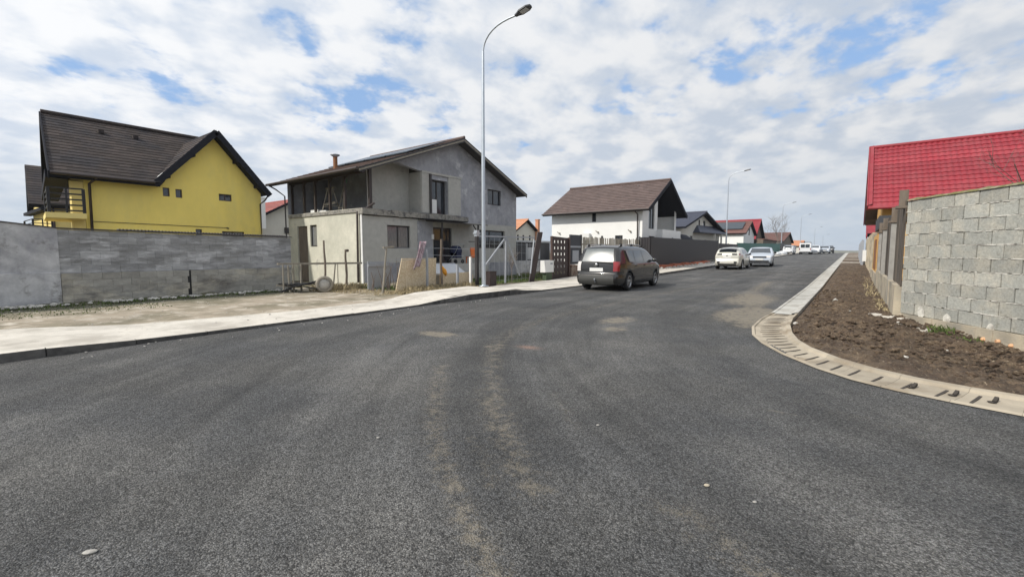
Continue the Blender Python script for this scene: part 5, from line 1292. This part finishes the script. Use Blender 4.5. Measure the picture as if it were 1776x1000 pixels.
    for z0,z1,x0,x1,m_,nm,rear in S['bands']:
        across(nm,z0,z1,rear,x0,x1,m_,.008,4,4 if abs(x1-x0)<.5 else 12)
    for nm,q,m_ in S['sidebits']: side(nm,q,m_,.008,6,3)
    for sg in(1,-1):
        y,z=S['mirror']; mm=MB(); bx=sx(y,z); 
        mm.add([(sg*(bx+.12+v.x*.10),y+v.y*.06,z+v.z*.075) for v in ICO[0]],ICO[1] if sg>0 else [f[::-1] for f in ICO[1]],smooth=True); mm.bar((sg*(bx-.02),y+.03,z-.03),(sg*(bx+.1),y,z-.02),.04); P(mm,'mirror',S['mirmat'],T)
    for (y0,y1,z) in S.get('handles',()):
        for sg in(1,-1):
            mm=MB(); x=sx((y0+y1)/2,z)+.02; mm.box(sg*x-.012,sg*x+.012,y0,y1,z-.015,z+.015); P(mm,'door_handle',S['paint'],T)
    # door seams
    if S.get('seams'):
        mm=MB()
        for y,z0,z1 in S['seams']:
            for sg in(1,-1):
                for k in range(6):
                    za,zc=z0+(z1-z0)*k/6,z0+(z1-z0)*(k+1)/6
                    mm.quad((sg*(sx(y,za)+.003),y-.006,za),(sg*(sx(y,za)+.003),y+.006,za),(sg*(sx(y,zc)+.003),y+.006,zc),(sg*(sx(y,zc)+.003),y-.006,zc))
        P(mm,'door_seam','black_m',T)
    # plate
    yr,zp,rear=S['plate']; mm=MB()
    sgn=-1 if rear else 1
    mm.obox((0,yr,zp),(.27,0,0),(0,.008,0),(0,0,.065)); P(mm,'number_plate','plate_m',T)
    S.get('extra',lambda *a:None)(T,sx)
    T.location=loc; T.rotation_euler=(0,0,heading); T.scale=(scale,)*3
    return T
def van_extra(T,sx):
    for sg in(1,-1):
        b=MB(); b.tube([(sg*.66,-1.95,1.66),(sg*.66,-1.85,1.71),(sg*.66,-.6,1.755),(sg*.66,.45,1.70),(sg*.66,.55,1.65)],.018,6); P(b,'roof_rail','chrome_m',T)
        for y in(-1.75,-.7,.4):
            b=MB(); b.box(sg*.66-.03,sg*.66+.03,y-.05,y+.05,1.62,1.76); P(b,'rail_foot','black_m',T)
    b=MB(); b.tube([(0,-2.3,.36),(0,-2.56,.34),(0,-2.60,.42)],.022,8); b.lathe((0,-2.60,.42),(0,0,1),[(0,.02),(.015,.03),(.04,.03),(.055,.01)],10); P(b,'tow_bar','metal_grey',T)
    b=MB(); b.lathe((0,-2.475,.98),(0,-1,0),[(0,.065),(.012,.06),(.014,.001)],16); P(b,'badge','chrome_m',T)
    b=MB(); b.bar((.05,-2.43,1.08),(.62,-2.42,1.05),.02,.02); b.bar((.05,-2.44,1.08),(.0,-2.42,1.06),.04,.03); P(b,'rear_wiper','black_m',T)
    b=MB(); b.bar((-.72,-2.53,.60),(.72,-2.53,.60),.03,.02); P(b,'bumper_trim','chrome_m',T)
VAN=dict(sil=[(2.28,.24),(2.42,.30),(2.46,.50),(2.42,.72),(2.28,.88),(1.95,.99),(1.52,1.07),(1.15,1.32),(.72,1.57),(.3,1.66),(-.6,1.70),(-1.5,1.69),(-1.98,1.65),(-2.12,1.58),(-2.26,1.32),(-2.37,1.06),(-2.40,.85),(-2.41,.64),(-2.50,.61),(-2.51,.42),(-2.44,.27),(-2.3,.24)],
 w=1.92,len=4.95,belt=1.05,wr=.34,axles=(1.5,-1.5),split=(-1.9,.6),paint='paint_brown',r=.10,tum=.30,rearmat='car_glass_rear',
 side_windows=[((-2.02,1.10),(-1.02,1.09),(-1.0,1.50),(-1.86,1.50)),((-.92,1.09),(-.05,1.08),(-.1,1.52),(-.90,1.52)),((.03,1.08),(1.05,1.09),(.50,1.47),(-.02,1.52))],
 rearglass=(1.09,1.56),frontglass=(1.10,1.54),
 wraps=[('tail_light',.74,1.10,True,('red_light','clear_light'),.12)],
 bands=[(.28,.58,-1,1,'bumper_grey','rear_bumper',True),(.30,.52,-1,1,'plastic_dark','front_bumper',False),(.62,.80,.6,.98,'clear_light','headlight',False),(.62,.80,-.98,-.6,'clear_light','headlight',False)],
 sidebits=[('door_trim',((-1.05,.42),(1.05,.42),(1.05,.50),(-1.05,.50)),'bumper_grey'),('headlight',((2.05,.66),(2.3,.64),(2.22,.80),(2.05,.82)),'clear_light')],
 mirror=(.98,1.12),mirmat='paint_brown',handles=[(-.95,-.78,.93),(-.02,.15,.93)],seams=[(-1.02,.4,1.05),(-.01,.4,1.05),(1.1,.45,1.0)],plate=(-2.455,.80,True),extra=van_extra)
make_car('parked_minivan','dark grey brown minivan with roof rails parked by the left kerb',VAN,(-7.72,17.75,gz(18)),R(1.5),scale=1.0)['category']='minivan'
def suv_extra(T,sx):
    b=MB(); b.box(-.66,.66,-1.98,-1.72,1.46,1.49); P(b,'spoiler','black_m',T)
    b=MB(); b.lathe((0,-2.17,.98),(0,-1,0),[(0,.06),(.012,.055),(.014,.001)],14); P(b,'badge','chrome_m',T)
SUV=dict(sil=[(2.05,.24),(2.18,.34),(2.19,.55),(2.10,.76),(1.9,.90),(1.2,1.03),(.75,1.28),(.3,1.48),(-.3,1.55),(-1.1,1.52),(-1.65,1.44),(-1.95,1.20),(-2.12,1.08),(-2.14,.90),(-2.10,.76),(-2.19,.62),(-2.19,.42),(-2.05,.26)],
 w=1.80,len=4.36,belt=1.0,wr=.34,axles=(1.3,-1.32),split=(-1.3,.4),paint='paint_pearl',r=.10,tum=.36,
 side_windows=[((-1.25,1.12),(-.25,1.05),(-.2,1.42),(-1.05,1.38)),((-.18,1.05),(.85,1.02),(.35,1.38),(-.12,1.43))],
 rearglass=(1.18,1.42),frontglass=(1.07,1.45),
 bands=[(1.0,1.10,.5,1.0,'black_m','tail_light',True),(1.0,1.10,-1.0,-.5,'black_m','tail_light',True),(.28,.42,-.9,.9,'bumper_grey','rear_bumper',True),(.44,.56,.7,.98,'black_m','reflector',True),(.44,.56,-.98,-.7,'black_m','reflector',True)],
 sidebits=[('tail_light',((-2.08,1.0),(-1.75,1.03),(-1.75,1.12),(-2.02,1.12)),'red_light')],
 mirror=(.78,1.06),mirmat='black_m',handles=[(-.2,-.05,.9)],seams=[(-.2,.45,1.0),(.85,.45,1.0)],plate=(-2.16,.87,True),extra=suv_extra)
make_car('parked_car','pearl white crossover parked behind the minivan, tail to the camera',SUV,(-7.35,37.6,gz(37.6)),R(.5),scale=1.03)
def sed_extra(T,sx):
    b=MB(); b.box(-.45,.45,2.20,2.285,.66,.76); P(b,'grille','black_m',T)
    b=MB(); b.box(-.62,.62,2.235,2.30,.34,.46); P(b,'air_intake','black_m',T)
SED=dict(sil=[(2.1,.24),(2.25,.32),(2.25,.55),(2.2,.74),(1.95,.86),(1.2,.97),(.65,1.28),(.2,1.42),(-.4,1.46),(-1.0,1.43),(-1.55,1.2),(-1.75,1.08),(-2.15,1.04),(-2.26,.9),(-2.27,.6),(-2.25,.36),(-2.1,.25)],
 w=1.82,len=4.55,belt=.97,wr=.33,axles=(1.38,-1.35),split=(-1.0,.35),paint='paint_silver',r=.09,tum=.34,
 side_windows=[((-1.15,1.02),(-.25,1.0),(-.22,1.34),(-.85,1.33)),((-.17,1.0),(.85,1.0),(.35,1.30),(-.15,1.35))],
 rearglass=(1.12,1.40),frontglass=(1.0,1.39),
 bands=[(.68,.80,.62,1.0,'clear_light','headlight',False),(.68,.80,-1.0,-.62,'clear_light','headlight',False),(.75,.9,.6,1.,'red_light','tail_light',True),(.75,.9,-1,-.6,'red_light','tail_light',True)],
 sidebits=[('headlight',((1.85,.70),(2.12,.68),(2.1,.80),(1.85,.84)),'clear_light')],
 mirror=(.75,1.03),mirmat='black_m',handles=[(-.2,-.05,.85)],seams=[(-.2,.4,.97),(.85,.4,.97)],plate=(2.31,.54,False),extra=sed_extra)
make_car('parked_car','pale silver white saloon facing the camera beside the crossover',SED,(-6.35,43.5,gz(43)+.02),R(186),scale=1.07)
# cars far up the street
def far_van(loc):
    T=thing('delivery_van','white high roof van with roof rack parked far up the street','van',loc)
    x,y,z=loc; b=MB(); b.add([(x+a,y+c,z+d) for a,c,d in[(-.95,-2.6,.35),(.95,-2.6,.35),(.95,2.6,.35),(-.95,2.6,.35),(-.88,-2.5,2.1),(.88,-2.5,2.1),(.88,1.2,2.1),(-.88,1.2,2.1),(-.92,-2.6,1.2),(.92,-2.6,1.2),(.92,2.6,1.0),(-.92,2.6,1.0)]],[(0,1,9,8),(8,9,5,4),(1,2,10,9),(9,10,6,5),(2,3,11,10),(10,11,7,6),(3,0,8,11),(11,8,4,7),(4,5,6,7)]); P(b,'body','paint_white',T)
    b=MB(); b.box(x-.7,x-.05,y-2.64,y-2.60,z+1.25,z+1.85); b.box(x+.05,x+.7,y-2.64,y-2.60,z+1.25,z+1.85); P(b,'rear_window','car_glass',T)
    b=MB(); b.box(x-.9,x+.9,y-2.66,y-2.6,z+.3,z+.5); P(b,'rear_bumper','plastic_dark',T)
    b=MB(); b.box(x-.92,x-.8,y-2.63,y-2.6,z+.8,z+1.2); b.box(x+.8,x+.92,y-2.63,y-2.6,z+.8,z+1.2); P(b,'tail_light','red_light',T)
    b=MB(); 
    for k in(-.75,.75): b.bar((x+k,y-2.2,z+2.25),(x+k,y+1,z+2.25),.05)
    for k in(-2,-.6,.9): b.bar((x-.75,y+k,z+2.25),(x+.75,y+k,z+2.25),.05); b.box(x-.75,x-.7,y+k-.03,y+k+.03,z+2.08,z+2.25); b.box(x+.7,x+.75,y+k-.03,y+k+.03,z+2.08,z+2.25)
    P(b,'roof_rack','black_m',T)
    for sx_ in(-.85,.85):
        for sy in(-1.7,1.7):
            b=MB(); b.lathe((x+sx_,y+sy,z+.34),(1,0,0),[(-.1,.001),(-.1,.34),(.1,.34),(.1,.001)],18); P(b,'wheel','tyre_m',T)
far_van((-7.4,103,gz(103)))
import copy
F1=copy.copy(SED); F1['paint']='paint_white'; F1['extra']=lambda *a:None
def rep(S,**k):
    q=copy.copy(S); q.update(k); return q
make_car('parked_car','small white car left of the far van, half on the pavement',rep(SUV,paint='paint_white'),(-9.6,97,gz(97)+.1),R(0))
make_car('parked_car','dark car parked between the small white car and the far van',rep(SUV,paint='plastic_dark'),(-8.0,92.5,gz(92.5)),R(0),scale=.9) if False else None
make_car('parked_car','white car just right of the far van',rep(SUV,paint='paint_white'),(-6.3,108,gz(108)),R(180),scale=1.1)
make_car('parked_car','light car facing the camera near the hill crest',rep(SED,paint='paint_silver'),(-4.9,112,gz(112)),R(180),scale=1.1)
make_car('parked_car','dark car at the very crest of the street, rightmost of the far cars',rep(SED,paint='plastic_dark'),(-4.6,122,gz(122)),R(180),scale=1.1)
# ---------------------------------------------------------------- vegetation
def tree(name,label,base,h,spread,levels=4,seed=1,r=.12,m='bark_m',first=.3,n0=7,cat='tree'):
    rnd=random.Random(seed); T=thing(name,label,cat,base); tr=MB(); cr=MB(); B=Vector(base)
    def branch(p,d,l,r_,lv):
        pts=[p]; q=p.copy(); dd=d.copy()
        for k in range(3):
            dd=(dd+Vector((rnd.uniform(-.2,.2),rnd.uniform(-.2,.2),rnd.uniform(-.05,.2)))).normalized(); q=q+dd*l/3; pts.append(q.copy())
        (tr if lv==0 else cr).tube(pts,[r_,r_*.85,r_*.7,r_*.5],6 if lv<2 else 4,caps=False)
        if lv>=levels: return
        for k in range(rnd.randint(3,5) if lv else n0):
            t=rnd.uniform(first if lv==0 else .25,1); s=min(2,int(t*3)); o=pts[s].lerp(pts[s+1],t*3-s)
            a=rnd.uniform(0,6.283); nd=(dd*rnd.uniform(.5,1)+Vector((math.cos(a),math.sin(a),rnd.uniform(-.1,.6)))*spread).normalized()
            branch(o,nd,l*rnd.uniform(.45,.7),r_*.5,lv+1)
    branch(B,Vector((0,0,1)),h*.6,r,0)
    P(tr,'trunk',m,T); P(cr,'crown',m,T)
tree('bare_tree','bare leafless tree beside the third street lamp',(-12.6,108,1.0),8.6,.8,4,3,.07,n0=10)
tree('bare_tree','small bare tree behind the green fence and brown shed',(-15,101,1.0),4.6,.9,4,5,.05,n0=10)
for i,(x,y,h,lab) in enumerate([(-48,-1.2,5.5,'bare tree left of the second yellow house, nearest the frame edge'),(-52,1.5,6.2,'bare tree close beside the second yellow house'),(-60,-2,5.0,'hazy bare tree farther off at the far left')]):
    tree('bare_tree',lab,(x,y,0),h,.9,4,20+i,.14,n0=9)
tree('bare_shrub','thin bare shrub rising behind the block wall against the red roof',(4.1,13.2,0),4.6,.5,4,8,.035,'twig_m',.5,8,'shrub')
tree('bare_shrub','small bare shrub tips just above the wall top, left of the taller shrub',(2.9,13.8,0),4.1,.7,4,9,.03,'twig_m',.6,8,'shrub')
tree('bare_shrub','bare branches at the right frame edge above the wall',(5.2,13.0,0),5.6,.5,4,12,.05,'twig_m',.4,9,'shrub')
tree('bare_shrub','low leafless shrub in the yard by the dark leaning gate leaf',(-13.2,17.4,0),1.7,.7,3,14,.02,'twig_m',.2,8,'shrub')
def blades(name,label,cat,m,spots,kind='stuff'):
    b=MB(); rnd=random.Random(hash(name+label)%1000 if False else len(label))
    for (x0,x1,y0,y1,n,h,zz) in spots:
        for _ in range(n):
            x=rnd.uniform(x0,x1);y=rnd.uniform(y0,y1);a=rnd.uniform(0,6.28);hh=h*rnd.uniform(.4,1.2);w=rnd.uniform(.005,.012)*(1.6 if h>.3 else 1.4)
            c,s=math.cos(a),math.sin(a); lx,ly=rnd.uniform(-.5,.5)*hh,rnd.uniform(-.5,.5)*hh
            b.add([(x-c*w,y-s*w,zz),(x+c*w,y+s*w,zz),(x+lx*.4+c*w*.7,y+ly*.4+s*w*.7,zz+hh*.6),(x+lx,y+ly,zz+hh*.95)],[(0,1,2),(0,2,3)],rnd.random())
    o=solo(b,name,m,label,cat,(spots[0][0],spots[0][2],0)); tag(o,kind=kind); return o
blades('dry_grass','dry straw coloured grass along the yard edge before the grey house','grass','grass_dry',[(-13.0,-11.9,9.6,13.6,2600,.10,.03),(-13.15,-12.6,10.6,14.3,1500,.22,.0),(-16.3,-12.2,8.9,10.4,2600,.08,.0),(-15.9,-15.2,8.6,10.6,800,.27,0)])
blades('green_grass','short green grass at the shaded house corner and in the yard','grass','grass_green',[(-16.8,-13.6,10.4,11.7,1300,.14,0),(-16.6,-12.8,14.8,19.5,4500,.10,0),(-17.0,-13,19.5,26,3000,.12,0)])
blades('weeds','sparse weeds growing along the foot of the long grey wall','weeds','grass_green',[(-17.0,-16.3,-1,8.4,2600,.07,.03),(-16.6,-14.2,-2,4.0,1200,.035,.02)])
blades('grass_tuft','green grass tuft at the foot of the block wall','grass','grass_green',[(1.15,1.45,10.75,11.1,150,.17,-.02),(1.45,1.75,10.3,10.6,60,.10,-.04)],kind='stuff')
blades('dry_grass','dry grass tuft by the plank fence footing','grass','grass_dry',[(.50,.70,13.0,16.2,420,.13,.06),(.35,.72,17,30,300,.16,.08)])
# pebbles and scraps
def pebbles():
    V,F=ICO; rnd=random.Random(4)
    for (x,y,s,lab) in [(-2.87,.41,.017,'pale stone lying on the asphalt at the lower left'),(-2.89,2.08,.011,'small white scrap on the asphalt left of the tyre marks'),(-.66,2.87,.015,'tan pebble on the asphalt at the lower right, the nearer of two'),(-.39,2.84,.010,'small tan pebble right of the other pebble'),(-1.64,3.35,.012,'tiny pale pebble in the middle of the road')]:
        b=MB(); k=1.9 if s>.016 else 1.3; c,sn=math.cos(.9),math.sin(.9)
        b.add([(x+(v.x*s*k)*c-(v.y*s)*sn,y+(v.x*s*k)*sn+(v.y*s)*c,.01+v.z*s*.5+s*.1*mnoise.noise(v*3)) for v in V],F,rnd.random(),smooth=False); solo(b,'pebble','stone_m' if s!=.015 else 'footing_m',lab,'stone',(x,y,0))
    b=MB()
    for _ in range(420):
        y=rnd.uniform(6.6,13); x=rnd.uniform(-.8,1.9)
        if x>.8+(12.3-y)*.6 or y<6.6+max(0,-x)*1.8: continue
        s=rnd.uniform(.008,.028); z=gz(y)+.03-.10*max(0,min(1,(11.5-y)/4))
        b.add([(x+v.x*s*1.3,y+v.y*s,z+.03+v.z*s*.8) for v in V[:12]],[f for f in F if max(f)<12] or [(0,1,2)],rnd.random())
    bm=bmesh.new(); bmesh.ops.create_icosphere(bm,subdivisions=1,radius=1); V2=[v.co.copy() for v in bm.verts]; F2=[[q.index for q in f.verts] for f in bm.faces]; bm.free()
    b=MB(); c=MB()
    for _ in range(1500):
        y=rnd.uniform(6.5,20)if rnd.random()<.8 else rnd.uniform(6.5,10); x=rnd.uniform(-.85,2.4)
        if y<12.3 and x>.72+(12.3-y)*.597: continue
        if y>=12.3 and x>.68: continue
        yi=lerp_tab([(-2,11),(-.9,10),(-.8,9.2),(-.44,7.93),(-.09,7.36),(.26,6.98),(1.05,6.58),(3,6.2)],x)
        if y<yi+.08: continue
        s=rnd.uniform(.008,.04)*(1 if rnd.random()<.9 else 1.5); t=min(1,.5); z=gz(y)+.05-.10*max(0,min(1,(11.5-y)/4))+(.05 if y>10 else 0)
        (b if rnd.random()<.985 else c).add([(x+v.x*s*1.4,y+v.y*s,z+v.z*s*.8+s*.6*mnoise.noise(v*2+Vector((x,y,0)))) for v in V2],F2,rnd.random())
    tag(solo(b,'soil_clods','soil_m','loose dark clods strewn over the soil strip','soil clods',(0,9,0)),kind='stuff')
    tag(solo(c,'small_stones','stone_m','small pale stones scattered over the soil strip','stones',(0,9,0)),kind='stuff')
    b=MB()
    for _ in range(160):
        y=rnd.uniform(1,8.4); x=-16.75+rnd.uniform(-.2,.35); s=rnd.uniform(.02,.07)
        b.add([(x+v.x*s*1.2,y+v.y*s*1.4,.07+v.z*s*.7) for v in V2],F2,rnd.random())
    tag(solo(b,'rubble','stone_m','loose stones and rubble along the foot of the long grey wall','rubble',(-16.7,5,0)),kind='stuff')
    b=MB()
    for _ in range(260):
        y=rnd.uniform(-2,12); x=rnd.uniform(-9.1,-8.3) if rnd.random()<.2 else rnd.uniform(-16,-9.5); s=rnd.uniform(.006,.016)
        b.add([(x+v.x*s*1.2,y+v.y*s*1.4,(.01 if x>-9.2 else .06)+v.z*s*.6) for v in V2],F2,rnd.random())
    tag(solo(b,'gravel','stone_m','fine gravel bits strewn along the pavement and kerb','gravel',(-10,5,0)),kind='stuff')
pebbles()
# a low far ridge beyond the crest
def hills():
    b=MB(); vs=[];n=60
    for i in range(n+1):
        x=-900+i*30; vs.append((x,1300,-30)); vs.append((x,1300,4+9*mnoise.noise((i*.13,0,0))+3*mnoise.noise((i*.6,1,0)))); vs.append((x,1450,-30))
    b.add(vs,[(i*3+k,(i+1)*3+k,(i+1)*3+k+1,i*3+k+1) for i in range(n) for k in range(2)],smooth=True); struct(b,'hills','hill_m')
hills()

# ---------------------------------------------------------------- thin air haze
def haze():
    b=MB(); b.box(-1300,1000,-450,1560,-40,16)
    m=bpy.data.materials.new('haze_m'); m.use_nodes=True; nt=m.node_tree
    for n in list(nt.nodes):
        if n.type!='OUTPUT_MATERIAL': nt.nodes.remove(n)
    v=nt.nodes.new('ShaderNodeVolumePrincipled'); v.inputs['Color'].default_value=(.86,.91,1,1); v.inputs['Density'].default_value=.00025; v.inputs['Anisotropy'].default_value=.2
    nt.links.new(v.outputs[0],[n for n in nt.nodes if n.type=='OUTPUT_MATERIAL'][0].inputs['Volume'])
    tag(b.build('haze',m),kind='stuff')
haze()

GR={'fence_post':'posts along the yard before the grey house','bare_tree':'bare winter trees','bare_shrub':'leafless shrubs','white_sack':'white sacks on the pavement','pebble':'pebbles lying on the road','parked_car':'cars parked along the street','metal_fence':'sheet metal fences along the left pavement','chipboard_sheet':'chipboard sheets in the yard','yellow_house':'yellow houses with dark roofs','meter_box':'white meter boxes'}
for o in list(bpy.data.objects):
    if o.parent is None and 'category' in o:
        k=o.name.split('.')[0]
        if k in GR and 'group' not in o: o['group']=GR[k]
